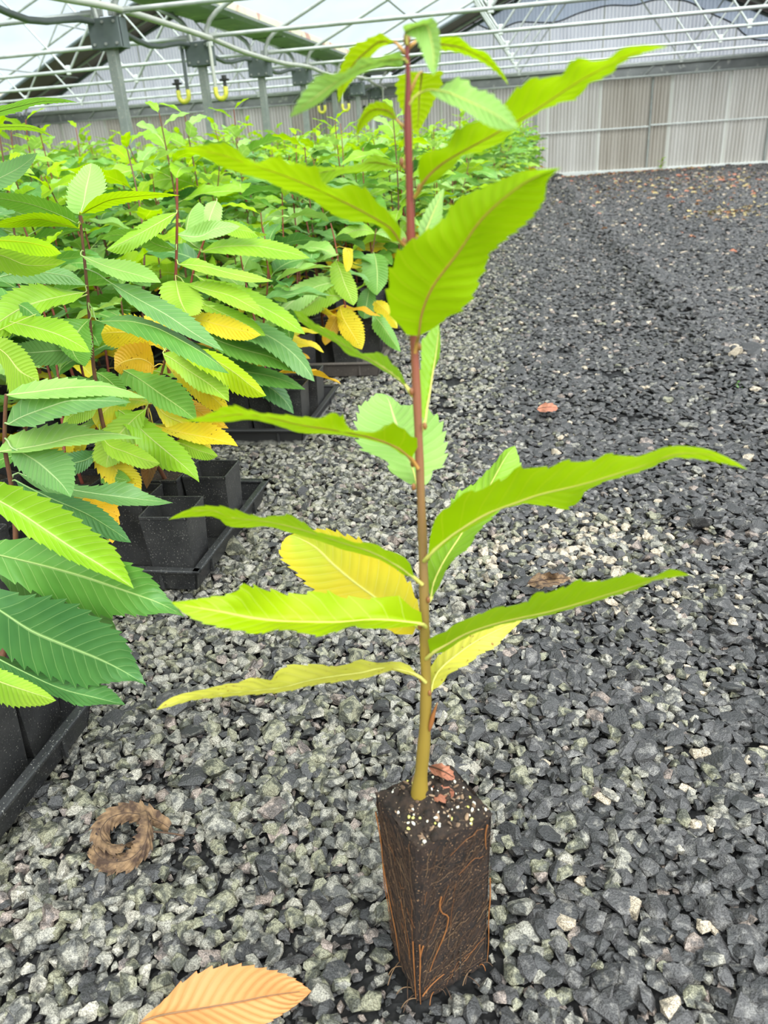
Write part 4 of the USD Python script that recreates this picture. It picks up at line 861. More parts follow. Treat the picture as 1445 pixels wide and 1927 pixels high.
t = thing('curled_dead_leaf', 'withered brown leaf curled into two loops on the gravel beside the front tray', 'leaf')
(m1, uv1), P1 = ribbon([(318, 1558), (300, 1546), (270, 1534), (236, 1530), (206, 1540), (190, 1560), (194, 1582), (214, 1592), (240, 1588), (262, 1580)], [0.03, 0.035, 0.042, 0.046, 0.046, 0.043, 0.038, 0.036, 0.035, 0.032], 0.0125, 0.75)
part(t, 'blade', m1, 'leaf_withered', smooth=True, uv=uv1)
(m2, uv2), P2 = ribbon([(275, 1526), (279, 1556), (274, 1584), (258, 1606), (234, 1620), (208, 1622), (188, 1612), (177, 1594), (184, 1580), (204, 1580)], [0.052, 0.045, 0.038, 0.034, 0.03, 0.03, 0.031, 0.034, 0.034, 0.03], 0.0125, 0.6)
part(t, 'blade', m2, 'leaf_withered', smooth=True, uv=uv2)
part(t, 'stalk', tube(smooth_line([on_z(258, 1566, 0.035), on_z(300, 1566, 0.03), on_z(346, 1573, 0.022)], 12), 0.0012, 6), 'root_brown', smooth=True)

# ------------------------------------------------------------------ trays and pots
def bed_edge(y):
    return -0.735 + 0.037 * y


def tray(loc, label, rz=0.0, mat='tray_plastic', group=None, sx=0.45, sy=0.47, h=0.058):
    t = thing('propagation_tray', label, 'tray', loc, math.degrees(rz), group)
    hx_, hy_, b, w = sx / 2, sy / 2, 0.014, 0.0035
    part(t, 'base', rounded_box(-hx_ + b, hx_ - b, -hy_ + b, hy_ - b, 0.002, 0.008, 0.002), mat)
    for s in (-1, 1):
        for ax in (0, 1):
            a = hx_ if ax == 0 else hy_; o_ = hy_ if ax == 0 else hx_
            q = np.array([[s * (a - b), 0.002], [s * a, h], [s * (a - w), h], [s * (a - b - w), 0.006]]); vv = []
            for e in (-1, 1):
                for d_, z_ in q:
                    end = (o_ - b) + (b * (z_ - 0.002) / (h - 0.002)); vv.append((d_, e * end, z_) if ax == 0 else (e * end, d_, z_))
            part(t, 'side_wall', trimesh.convex.convex_hull(np.array(vv)), mat)
            for e in (-0.62, 0.62):
                c = s * (a - b * 0.45); r3 = (c - 0.004, c + 0.004) ; yy = e * o_
                part(t, 'rib', rounded_box(*( (r3[0], r3[1], yy - 0.004, yy + 0.004) if ax == 0 else (yy - 0.004, yy + 0.004, r3[0], r3[1])), 0.006, h - 0.012, 0.0015), mat)
            part(t, 'rim', rounded_box(*((s * a - 0.009, s * a + 0.009, -o_ - 0.009, o_ + 0.009) if ax == 0 else (-o_ - 0.009, o_ + 0.009, s * a - 0.009, s * a + 0.009)), h - 0.006, h + 0.002, 0.003), mat)
    return t


def pot_meshes(top=0.104, bot=0.088, h=0.158, w=0.0022):
    a, b = top / 2, bot / 2; out = []
    ring = lambda r, z: np.array([(-r, -r, z), (r, -r, z), (r, r, z), (-r, r, z)])
    v = np.vstack([ring(b, 0), ring(a, h), ring(a - w, h), ring(b - w, 0.004)]); f = []
    for q in range(3):
        for k in range(4): f.append((q * 4 + k, q * 4 + (k + 1) % 4, q * 4 + 4 + (k + 1) % 4, q * 4 + 4 + k))
    f.append((3, 2, 1, 0)); f.append((12, 13, 14, 15))
    return v, np.array(f)


POT = pot_meshes()
POT_RIM = cat(*[rounded_box(*r, 0.152, 0.1595, 0.001) for r in ((-.053, .053, -.053, -.0495), (-.053, .053, .0495, .053), (-.053, -.0495, -.053, .053), (.0495, .053, -.053, .053))])
POT_SOIL = rounded_box(-0.048, 0.048, -0.048, 0.048, 0.125, 0.143, 0.004)


def empty_pot(loc, rz, label):
    t = thing('plant_pot', label, 'pot', loc, rz); part(t, 'body', POT, 'pot_plastic'); part(t, 'rim', POT_RIM, 'pot_plastic')
    return t


def potted(label, loc, rz=0, group=None):
    t = thing('potted_seedling', label, 'potted plant', loc, rz, group)
    part(t, 'pot', POT, 'pot_plastic'); part(t, 'pot_rim', POT_RIM, 'pot_plastic'); part(t, 'soil', POT_SOIL, 'peat')
    return t


TRAYS = [(-0.925, 0.665, 0.0, 'nearest black propagation tray, cut off by the left edge of the photo'), (-0.915, 1.532, 0.01, 'black tray holding two empty square pots, second from the front'), (-0.93, 2.39, 0.02, 'black tray with a pale lime stain on its front wall, third from the front'), (-0.84, 3.16, 0.03, 'dusty black tray under the hanging yellow leaves, fourth from the front'), (-0.82, 3.98, 0.03, 'dusty black tray fifth from the front along the walkway')]
for k, (x, y, r, lb) in enumerate(TRAYS):
    tray((x, y, 0.012), lb, r, 'tray_limed' if k == 2 else 'tray_plastic' if k < 2 else 'tray_dusty')
for j in range(5, 12):
    y = 3.98 + 0.82 * (j - 4); tray((bed_edge(y) - 0.24, y, 0.012), f'dusty tray at the edge of the walkway, {["", "", "", "", "", "sixth", "seventh", "eighth", "ninth", "tenth", "eleventh", "twelfth"][j]} from the front', 0.03, 'tray_dusty')
for k in range(1, 4):
    for j in range(1, 6):
        tray((bed_edge(0.66 + 0.86 * j) - 0.24 - 0.55 * k, 0.66 + 0.86 * j, 0.012), f'black tray under the leaves, {ORD[k]} in from the walkway, {ORD[j]} row from the front', 0.0, 'tray_plastic', 'trays inside the bed')
PZ = 0.021
empty_pot((-0.757, 1.375, PZ), 3, 'empty square black pot at the near corner of the second tray')
empty_pot((-0.752, 1.585, PZ), 2, 'empty square black pot behind the nearer empty one in the second tray')
empty_pot((-0.77, 2.27, PZ), 2, 'empty square black pot at the edge of the third tray')
empty_pot((-0.765, 2.44, PZ), 2, 'empty square black pot at the far corner of the third tray')

# ------------------------------------------------------------------ the nearest seedlings of the bed, leaf by leaf
LB = 'leaf_light'
NEAR = {
 'A': dict(base=(-0.80, 0.84), y=0.90, stem=[(20, 905), (10, 850), (9, 800), (12, 742)], label='potted seedling with sea green narrow leaves, at the left edge behind the nearest tray'),
 'A2': dict(base=(-0.79, 0.73), y=0.78, stem=[(-6, 1180), (-20, 1040), (-30, 930), (-40, 860)], label='potted seedling with very large dark green leaves hanging over the nearest tray'),
 'T': dict(base=(-1.13, 1.22), y=1.22, stem=[(-60, 480), (-64, 380), (-66, 290), (-68, 210)], label='tall potted seedling reaching in from the left edge, its top leaf crossing the post'),
 'K1': dict(base=(-0.885, 1.44), y=1.38, stem=[(186, 760), (176, 690), (172, 640), (160, 500), (150, 405)], label='potted seedling with a broad upright leaf at its bare dark stem tip, second tray'),
 'Bp': dict(base=(-0.86, 1.56), y=1.52, stem=[(272, 800), (283, 757), (300, 715), (316, 650)], label='short potted seedling with yellow lower leaves behind the empty pots'),
 'K2': dict(base=(-0.87, 1.69), y=1.68, stem=[(318, 700), (322, 640), (330, 530), (333, 430), (333, 335)], label='potted seedling with a straight red stem and a pale broad leaf across it'),
 'K3': dict(base=(-0.95, 2.28), y=2.22, stem=[(352, 620), (362, 520), (385, 450), (408, 375)], label='potted seedling with a slanting red stem in the third tray'),
 'K13': dict(base=(-0.76, 3.04), y=3.0, stem=[(652, 600), (640, 520), (632, 465), (622, 420)], label='potted seedling with spotted yellow leaves hanging at the edge of the bed'),
 'K14': dict(base=(-0.72, 3.30), y=3.3, stem=[(690, 560), (700, 480), (708, 430)], label='potted seedling with one broad drooping green leaf at the edge of the walkway'),
}
NL = [
 ('T', [(-66, 232), (-15, 214), (40, 199), (90, 190), (146, 193)], [(-20, 204), (20, 196), (50, 187), (72, 184), (110, 186)], [(-20, 224), (20, 215), (45, 208), (60, 200), (100, 195)], 1.20, 1.08, -1, 1, 'leaf_green'),
 ('T', [(-66, 330), (-20, 340), (20, 325), (70, 288)], [(-20, 312), (20, 300), (50, 290)], [(-10, 358), (30, 340), (58, 310)], 1.20, 1.14, 1, -1, 'leaf_sea'),
 ('T', [(-64, 250), (-20, 240), (40, 238), (100, 258)], [(0, 234), (50, 235)], [(0, 245), (50, 246)], 1.22, 1.3, -1, 1, 'leaf_fresh'),
 ('T', [(-62, 470), (0, 480), (60, 500), (125, 492)], [(0, 468), (60, 482), (100, 487)], [(0, 510), (50, 520), (100, 505)], 1.20, 1.12, -1, 1, 'leaf_chartreuse'),
 ('A', [(12, 744), (64, 738), (129, 730), (193, 727), (275, 749)], [(43, 723), (85, 714), (120, 711), (160, 714), (193, 718), (240, 736)], [(43, 750), (120, 748), (193, 744), (250, 748)], .90, .84, 1, -1, 'leaf_light'),
 ('A', [(12, 799), (86, 768), (142, 753), (193, 754), (247, 757)], [(26, 762), (86, 742), (142, 736), (202, 743)], [(56, 803), (95, 790), (129, 780), (185, 768)], .89, .80, 1, -1, 'leaf_sea'),
 ('A', [(-4, 850), (86, 836), (150, 820), (206, 816), (270, 826)], [(20, 818), (56, 808), (90, 800), (124, 796), (172, 806), (223, 815)], [(30, 852), (70, 848), (112, 840), (159, 836), (215, 825)], .89, .80, 1, -1, 'leaf_light'),
 ('A', [(22, 843), (64, 865), (94, 890), (120, 916), (133, 936)], [(55, 838), (90, 843), (124, 852), (140, 882), (140, 908)], [(21, 860), (43, 890), (86, 916), (112, 926)], .88, .78, 1, -1, 'leaf_sea'),
 ('A', [(30, 905), (94, 937), (163, 967), (206, 993), (247, 1021)], [(85, 925), (129, 932), (185, 954), (225, 989)], [(50, 935), (99, 960), (146, 990), (193, 1011)], .90, .84, 1, -1, 'leaf_deep'),
 ('A', [(34, 890), (133, 921), (220, 934), (326, 946)], [(100, 905), (172, 914), (232, 907), (279, 929)], [(100, 930), (172, 938), (232, 951), (283, 951)], .92, .98, 1, -1, 'leaf_sea'),
 ('A2', [(-36, 925), (34, 963), (86, 998), (137, 1032), (193, 1066), (252, 1108)], [(-10, 905), (20, 912), (56, 925), (95, 943), (129, 963), (172, 998), (215, 1032), (234, 1066)], [(-25, 955), (0, 968), (56, 1011), (90, 1030), (116, 1046), (172, 1072), (215, 1090)], .77, .72, 1, -1, 'leaf_fresh'),
 ('A2', [(-45, 1035), (64, 1060), (150, 1083), (236, 1112), (300, 1135), (348, 1161)], [(-10, 1018), (30, 1014), (80, 1014), (150, 1027), (190, 1040), (223, 1053), (275, 1079), (312, 1120)], [(-15, 1074), (30, 1096), (64, 1114), (129, 1135), (170, 1152), (202, 1161), (235, 1156), (266, 1158), (309, 1153)], .77, .72, 1, -1, 'leaf_mid'),
 ('A2', [(-60, 1110), (8, 1154), (60, 1188), (121, 1214), (181, 1238), (230, 1262), (276, 1291)], [(-10, 1105), (40, 1120), (90, 1125), (145, 1142), (190, 1170), (226, 1194), (252, 1240)], [(-30, 1190), (0, 1219), (40, 1251), (75, 1266), (101, 1276), (130, 1284), (157, 1292), (210, 1284), (250, 1281)], .76, .66, 1, -1, 'leaf_deep'),
 ('A2', [(-30, 1225), (40, 1262), (121, 1298), (180, 1313), (236, 1327)], [(40, 1245), (121, 1270), (200, 1292)], [(0, 1262), (40, 1288), (113, 1313), (153, 1328), (194, 1325)], .74, .66, 1, -1, 'leaf_deep'),
 ('A2', [(-50, 1262), (0, 1283), (50, 1300), (106, 1318)], [(-10, 1258), (40, 1276), (75, 1294)], [(-30, 1295), (0, 1322), (30, 1330), (75, 1328)], .70, .64, 1, -1, 'leaf_chartreuse'),
 ('A2', [(-20, 1060), (60, 1100), (140, 1140), (205, 1185), (224, 1205)], [(60, 1075), (140, 1110), (200, 1150)], [(40, 1130), (120, 1180), (190, 1205)], .80, .86, 1, -1, 'leaf_sea'),
 ('K1', [(150, 403), (158, 380), (162, 355), (167, 333), (172, 307)], [(133, 398), (126, 383), (128, 352), (142, 331), (160, 311)], [(170, 392), (184, 373), (199, 352), (194, 328), (183, 311)], 1.39, 1.48, 1, -1, 'leaf_light'),
 ('K1', [(147, 421), (104, 401), (52, 383), (0, 373), (-25, 368)], [(138, 401), (100, 380), (52, 366), (0, 362)], [(131, 426), (87, 415), (35, 398), (0, 386)], 1.36, 1.30, -1, 1, 'leaf_green'),
 ('K1', [(154, 402), (180, 388), (208, 376), (260, 369), (304, 366), (339, 368)], [(164, 386), (180, 372), (197, 365), (235, 360), (287, 362)], [(173, 402), (215, 388), (270, 376), (315, 371)], 1.36, 1.28, -1, 1, 'leaf_bright'),
 ('K1', [(148, 430), (110, 420), (69, 412), (0, 423), (-25, 426)], [(110, 405), (69, 400), (28, 407)], [(104, 426), (60, 426), (20, 428)], 1.35, 1.28, -1, 1, 'leaf_bright'),
 ('K1', [(152, 480), (208, 504), (260, 518), (303, 532)], [(194, 486), (242, 490), (287, 511)], [(194, 511), (242, 529), (277, 531)], 1.34, 1.26, 1, -1, 'leaf_light'),
 ('K1', [(208, 532), (260, 563), (311, 591), (363, 626), (421, 661)], [(249, 535), (280, 549), (311, 566), (367, 601), (400, 634)], [(235, 563), (260, 582), (284, 598), (346, 630), (388, 648)], 1.30, 1.18, 1, -1, 'leaf_sea'),
 ('K1', [(160, 550), (104, 560), (52, 575), (0, 605), (-30, 630)], [(121, 545), (69, 535), (17, 549), (-10, 580)], [(135, 570), (104, 576), (52, 606), (10, 634)], 1.30, 1.14, 1, -1, 'leaf_fresh'),
 ('K1', [(172, 655), (138, 659), (104, 660), (52, 664), (24, 652)], [(138, 642), (87, 637), (45, 644)], [(131, 678), (100, 686), (76, 688), (40, 672)], 1.30, 1.20, 1, -1, 'leaf_sea'),
 ('K1', [(170, 600), (150, 620), (135, 650), (160, 690)], [(120, 600), (95, 615), (110, 650)], [(168, 612), (172, 640), (172, 665)], 1.30, 1.22, 1, -1, 'leaf_green'),
 ('K1', [(-30, 640), (10, 665), (40, 700), (74, 716)], [(0, 635), (35, 650), (66, 690)], [(-20, 670), (5, 690), (20, 742), (50, 730)], 1.05, 1.0, 1, -1, 'leaf_chartreuse'),
 ('K2', [(331, 528), (334, 545), (338, 562), (356, 595)], [(310, 532), (301, 546), (304, 562), (311, 575), (332, 591)], [(352, 533), (366, 541), (381, 567), (376, 589)], 1.64, 1.52, 1, -1, 'leaf_chartreuse'),
 ('K2', [(336, 498), (381, 501), (432, 514), (484, 525), (514, 529)], [(363, 485), (408, 500), (460, 510)], [(374, 511), (426, 523), (477, 531)], 1.64, 1.55, 1, -1, 'leaf_chartreuse'),
 ('K2', [(350, 535), (390, 545), (432, 556), (467, 574), (499, 592)], [(380, 528), (415, 532), (460, 549), (482, 570)], [(370, 545), (398, 557), (443, 578), (475, 588)], 1.62, 1.50, 1, -1, 'leaf_chartreuse'),
 ('K2', [(350, 600), (374, 602), (415, 612), (455, 622), (491, 630)], [(380, 588), (408, 590), (457, 608)], [(374, 618), (398, 627), (430, 638), (460, 640)], 1.60, 1.48, 1, -1, 'leaf_yellow'),
 ('K2', [(333, 400), (280, 430), (240, 452), (200, 470)], [(300, 405), (260, 425), (225, 450)], [(310, 430), (270, 458), (228, 478)], 1.66, 1.55, 1, -1, 'leaf_fresh'),
 ('K2', [(333, 440), (370, 446), (410, 430), (452, 426)], [(360, 428), (395, 415), (430, 418)], [(360, 455), (400, 448), (432, 438)], 1.68, 1.75, 1, -1, 'leaf_light'),
 ('K2', [(332, 470), (300, 462), (260, 445), (222, 442), (190, 450)], [(300, 448), (260, 430), (222, 431)], [(300, 474), (260, 462), (222, 455)], 1.66, 1.6, -1, 1, 'leaf_green'),
 ('Bp', [(225, 692), (260, 712), (300, 740), (340, 768), (370, 792)], [(235, 690), (266, 700), (300, 705), (326, 714), (362, 753)], [(222, 712), (249, 732), (275, 752), (296, 766), (343, 784)], 1.46, 1.36, 1, -1, 'leaf_green'),
 ('Bp', [(215, 765), (245, 788), (275, 817), (326, 860), (356, 886), (375, 908)], [(230, 765), (257, 778), (285, 795), (309, 813), (356, 856), (371, 886)], [(218, 785), (240, 806), (262, 842), (292, 873), (315, 885), (338, 888)], 1.42, 1.30, 1, -1, 'leaf_fresh'),
 ('Bp', [(290, 800), (320, 808), (356, 817), (408, 827), (448, 840)], [(315, 797), (343, 795), (386, 795), (424, 812)], [(315, 816), (335, 823), (386, 836), (420, 836)], 1.46, 1.36, 1, -1, 'leaf_yellow'),
 ('Bp', [(306, 665), (318, 672), (356, 698), (395, 724), (431, 756)], [(325, 660), (356, 671), (393, 693), (429, 727)], [(315, 685), (335, 702), (355, 722), (378, 737), (407, 745)], 1.50, 1.42, 1, -1, 'leaf_chartreuse'),
 ('Bp', [(330, 660), (390, 672), (440, 700), (475, 728), (501, 745)], [(370, 655), (410, 664), (450, 690), (485, 722)], [(370, 690), (410, 712), (440, 738), (478, 748)], 1.50, 1.40, 1, -1, 'leaf_lime'),
 ('Bp', [(330, 830), (350, 838), (375, 848), (410, 858)], [(345, 825), (375, 835), (398, 846)], [(340, 848), (365, 862), (390, 866)], 1.42, 1.34, 1, -1, 'leaf_chartreuse'),
 ('Bp', [(300, 650), (270, 630), (230, 625), (190, 628)], [(280, 606), (240, 592), (205, 605)], [(270, 650), (230, 655), (200, 648)], 1.52, 1.45, 1, -1, 'leaf_yellow'),
 ('Bp', [(290, 690), (260, 675), (235, 680), (215, 695)], [(275, 645), (240, 648), (215, 670)], [(285, 706), (260, 712), (230, 705)], 1.50, 1.44, 1, -1, 'leaf_amber'),
 ('Bp', [(310, 660), (296, 630), (290, 600), (300, 570)], [(280, 640), (270, 605), (285, 575)], [(322, 640), (330, 605), (315, 580)], 1.54, 1.62, 1, -1, 'leaf_yellow'),
 ('Bp', [(275, 770), (240, 800), (210, 840), (200, 880)], [(235, 780), (190, 815), (175, 860)], [(270, 800), (250, 840), (225, 870)], 1.40, 1.34, 1, -1, 'leaf_chartreuse'),
 ('Bp', [(280, 785), (290, 830), (284, 870), (276, 920)], [(266, 810), (262, 850), (266, 890)], [(300, 815), (304, 850), (292, 890)], 1.48, 1.44, 1, -1, 'leaf_brown'),
 ('Bp', [(285, 760), (240, 752), (200, 770), (180, 800)], [(240, 735), (200, 740), (170, 770)], [(250, 770), (215, 795), (190, 810)], 1.45, 1.38, 1, -1, 'leaf_gold_green'),
 ('K3', [(408, 378), (400, 395), (394, 412), (388, 440)], [(388, 385), (384, 400), (384, 425)], [(418, 392), (416, 412), (402, 432)], 2.20, 2.1, 1, -1, 'leaf_light'),
 ('K3', [(395, 420), (440, 430), (480, 440), (486, 446)], [(430, 414), (460, 424)], [(420, 438), (460, 448)], 2.22, 2.1, 1, -1, 'leaf_fresh'),
 ('K3', [(380, 470), (350, 440), (358, 400), (375, 380)], [(350, 455), (348, 420), (360, 395)], [(385, 450), (385, 420), (384, 392)], 2.24, 2.3, 1, -1, 'leaf_light'),
 ('K13', [(632, 490), (640, 510), (649, 536), (658, 556), (665, 575)], [(621, 502), (622, 525), (630, 545), (648, 564)], [(652, 502), (662, 520), (672, 546), (673, 561)], 2.98, 2.9, 1, -1, 'leaf_chartreuse'),
 ('K13', [(640, 578), (644, 595), (656, 617), (668, 636), (681, 658)], [(634, 590), (636, 610), (642, 628), (662, 650)], [(655, 580), (670, 592), (684, 616), (686, 637)], 2.96, 2.88, 1, -1, 'leaf_yellow'),
 ('K13', [(640, 586), (630, 605), (620, 625), (612, 650)], [(622, 596), (610, 620), (606, 638)], [(640, 604), (636, 625), (622, 642)], 2.98, 2.95, 1, -1, 'leaf_amber'),
 ('K13', [(650, 466), (658, 478), (655, 495), (652, 512)], [(645, 470), (646, 490), (649, 505)], [(664, 470), (664, 490), (658, 508)], 2.92, 2.9, 1, -1, 'leaf_yellow'),
 ('K13', [(636, 480), (600, 478), (560, 490), (520, 500)], [(600, 464), (560, 474), (535, 488)], [(600, 492), (560, 504), (535, 506)], 2.98, 2.85, 1, -1, 'leaf_light'),
 ('K13', [(648, 560), (610, 556), (580, 575), (555, 590)], [(620, 540), (585, 552), (565, 572)], [(620, 575), (590, 592), (568, 596)], 2.96, 2.85, 1, -1, 'leaf_fresh'),
 ('K14', [(704, 477), (708, 496), (710, 518), (709, 556)], [(690, 478), (681, 490), (682, 518), (694, 543)], [(722, 482), (731, 511), (728, 530), (721, 541)], 3.28, 3.2, 1, -1, 'leaf_green'),
 ('K14', [(696, 540), (690, 570), (685, 600)], [(680, 550), (672, 575), (676, 592)], [(706, 556), (708, 580), (697, 596)], 3.28, 3.22, 1, -1, 'leaf_mid'),
 ('K14', [(700, 590), (718, 610), (735, 635), (754, 662)], [(712, 590), (732, 610), (748, 640)], [(700, 612), (716, 636), (736, 654)], 3.22, 3.1, 1, -1, 'leaf_green'),
 ('K14', [(700, 565), (720, 578), (740, 600), (748, 618)], [(715, 565), (738, 580), (748, 602)], [(702, 580), (720, 600), (738, 616)], 3.26, 3.18, 1, -1, 'leaf_yellow'),
 ('K14', [(706, 440), (680, 432), (650, 440), (630, 450)], [(680, 420), (650, 428)], [(680, 444), (650, 452)], 3.3, 3.2, 1, -1, 'leaf_fresh'),
 ('K14', [(706, 440), (730, 436), (755, 446), (770, 458)], [(730, 424), (755, 432)], [(730, 448), (752, 458)], 3.3, 3.25, 1, -1, 'leaf_light'),
 ('K1', [(186, 605), (235, 604), (280, 612), (340, 640), (390, 670), (431, 703)], [(200, 598), (240, 592), (274, 600), (320, 618), (365, 645), (400, 672)], [(228, 621), (275, 638), (313, 655), (350, 674), (384, 690)], 1.27, 1.14, 1, -1, 'leaf_mid'),
 ('T', [(-14, 600), (50, 612), (110, 630), (170, 663)], [(30, 592), (65, 594), (117, 601), (153, 634)], [(15, 624), (52, 634), (111, 649), (140, 660)], 1.20, 1.10, 1, -1, 'leaf_fresh'),
 ('T', [(-14, 452), (50, 456), (85, 464), (116, 477)], [(20, 443), (60, 446), (90, 456)], [(20, 476), (55, 482), (90, 482)], 1.20, 1.14, 1, -1, 'leaf_bright'),
 ('T', [(-14, 526), (60, 512), (120, 518), (162, 537)], [(20, 508), (70, 499), (120, 505)], [(30, 533), (70, 533), (120, 535)], 1.24, 1.30, 1, -1, 'leaf_sea'),
 ('T', [(-14, 560), (40, 575), (70, 600), (86, 630)], [(20, 555), (60, 575), (82, 605)], [(5, 585), (35, 605), (62, 625)], 1.22, 1.18, 1, -1, 'leaf_mid'),
 ('K1', [(182, 770), (170, 772), (150, 774), (130, 786), (118, 800)], [(165, 758), (140, 764), (122, 782)], [(172, 786), (150, 796), (130, 800)], 1.36, 1.28, 1, -1, 'leaf_chartreuse'),
 ('K1', [(186, 800), (205, 838), (235, 850), (270, 864), (301, 872)], [(215, 824), (255, 838), (285, 858)], [(200, 852), (238, 872), (275, 882)], 1.38, 1.26, 1, -1, 'leaf_chartreuse'),
 ('K1', [(187, 820), (196, 850), (215, 880), (245, 908), (266, 928)], [(214, 846), (245, 874), (266, 905)], [(176, 865), (198, 905), (238, 928)], 1.40, 1.34, 1, -1, 'leaf_yellow'),
 ('K1', [(184, 850), (160, 866), (130, 874), (104, 892)], [(160, 848), (128, 854), (108, 874)], [(160, 884), (132, 894)], 1.38, 1.30, 1, -1, 'leaf_deep'),
 ('K1', [(188, 870), (200, 892), (222, 900), (246, 904)], [(196, 880), (222, 884)], [(190, 908), (216, 914)], 1.40, 1.34, 1, -1, 'leaf_green'),
 ('K1', [(180, 720), (150, 726), (110, 745), (70, 780)], [(145, 708), (105, 718), (76, 752)], [(155, 744), (120, 768), (90, 784)], 1.38, 1.26, 1, -1, 'leaf_mid'),
 ('K1', [(178, 700), (200, 712), (222, 735), (236, 765)], [(204, 700), (232, 722), (242, 750)], [(190, 722), (206, 748), (224, 764)], 1.40, 1.34, 1, -1, 'leaf_green'),
 ('Bp', [(308, 680), (330, 694), (370, 722), (408, 754), (432, 778)], [(345, 690), (395, 722), (426, 758)], [(328, 706), (360, 742), (400, 772)], 1.53, 1.45, 1, -1, 'leaf_yellow'),
 ('Bp', [(296, 725), (320, 745), (360, 765), (400, 790), (430, 806)], [(330, 736), (375, 758), (415, 788)], [(320, 762), (355, 782), (400, 804)], 1.54, 1.46, 1, -1, 'leaf_amber'),
 ('Bp', [(288, 750), (310, 780), (350, 800), (385, 840), (400, 862)], [(325, 775), (368, 800), (396, 838)], [(310, 800), (340, 826), (378, 858)], 1.50, 1.40, 1, -1, 'leaf_gold_green'),
 ('K3', [(370, 520), (410, 540), (460, 562), (520, 592), (574, 629)], [(400, 526), (450, 536), (505, 562), (556, 600)], [(398, 548), (450, 576), (505, 602), (545, 622)], 2.20, 2.02, 1, -1, 'leaf_fresh'),
 ('K3', [(378, 475), (420, 464), (470, 462), (530, 472), (584, 486)], [(420, 450), (480, 448), (540, 460)], [(425, 478), (480, 482), (540, 488)], 2.20, 2.04, 1, -1, 'leaf_fresh'),
 ('K3', [(362, 560), (400, 580), (450, 604), (500, 632)], [(400, 568), (450, 586), (488, 614)], [(395, 592), (440, 616), (480, 632)], 2.20, 2.06, 1, -1, 'leaf_chartreuse'),
 ('K3', [(360, 590), (420, 612), (480, 622), (540, 655), (592, 718)], [(430, 596), (490, 606), (550, 640), (584, 690)], [(420, 628), (480, 645), (530, 678), (568, 708)], 2.22, 2.04, 1, -1, 'leaf_sea'),
 ('K3', [(356, 610), (410, 640), (460, 658), (510, 672), (556, 700)], [(415, 625), (470, 642), (525, 662)], [(405, 656), (455, 678), (515, 692)], 2.22, 2.06, 1, -1, 'leaf_green'),
 ('K3', [(354, 640), (400, 676), (450, 696), (510, 708), (575, 733)], [(410, 660), (465, 682), (530, 702)], [(400, 696), (450, 716), (515, 728)], 2.22, 2.08, 1, -1, 'leaf_mid'),
 ('K3', [(356, 650), (420, 700), (480, 716), (520, 738), (553, 779)], [(430, 688), (490, 700), (535, 730)], [(420, 716), (475, 736), (520, 762)], 2.24, 2.12, 1, -1, 'leaf_deep'),
 ('K13', [(642, 530), (605, 536), (560, 560), (520, 596)], [(605, 520), (560, 534), (525, 570)], [(610, 548), (570, 580), (540, 596)], 2.98, 2.8, 1, -1, 'leaf_light'),
]
near = {}
nrng = np.random.default_rng(31)
for k, d in NEAR.items():
    near[k] = t = potted(d['label'], (*d['base'], PZ), float(nrng.uniform(-4, 4)))
    bx, by = d['base']; o_ = np.array([bx, by, PZ])
    M_ = np.array(UsdGeom.Xformable(t).GetLocalTransformation()).T; inv = np.linalg.inv(M_)
    sp = np.vstack([[bx, by, PZ + 0.138], [on_y(*p, d['y']) for p in d['stem']]]); sp = smooth_line(sp, 40); d['top'] = sp[-1]; d['line'] = sp
    spl = sp @ inv[:3, :3].T + inv[:3, 3]
    part(t, 'stem', tube(spl, np.linspace(0.0052, 0.0024, 40), 8), 'bark_red' if k in ('K2', 'K3', 'K13') else 'bark_dark', smooth=True)
    d['inv'] = inv
for row in NL:
    k, mid, ea, eb, yb, yt, sa, sb, mt = row; d = NEAR[k]
    mesh, uv, M3 = traced_leaf(mid, ea, eb, yb, yt, sa, sb, N=17, R=4, K=3, tooth=0.15, quilt=0.0016)
    q = d['line'][np.argmin(np.linalg.norm(d['line'] - M3[0], axis=1))]
    # stalk that ties the blade to its stem
    st = tube(smooth_line(np.vstack([q, (q + M3[0]) / 2 + [0, 0, 0.004], M3[:-2:4]]), 22), np.linspace(0.0015, 0.0003, 22), 5, cap=False)
    v = np.vstack([mesh[0], st.vertices]) @ d['inv'][:3, :3].T + d['inv'][:3, 3]
    f = np.vstack([mesh[1][:, [0, 1, 2]], mesh[1][:, [0, 2, 3]], st.faces + len(mesh[0])])
    part(near[k], 'leaf', (v, f), mt, smooth=True, uv=np.vstack([uv, np.full((len(st.vertices), 2), 0.5)]), label={'leaf_yellow': 'yellow spotted ageing leaf', 'leaf_amber': 'amber ageing leaf', 'leaf_brown': 'brown dead leaf'}.get(mt))

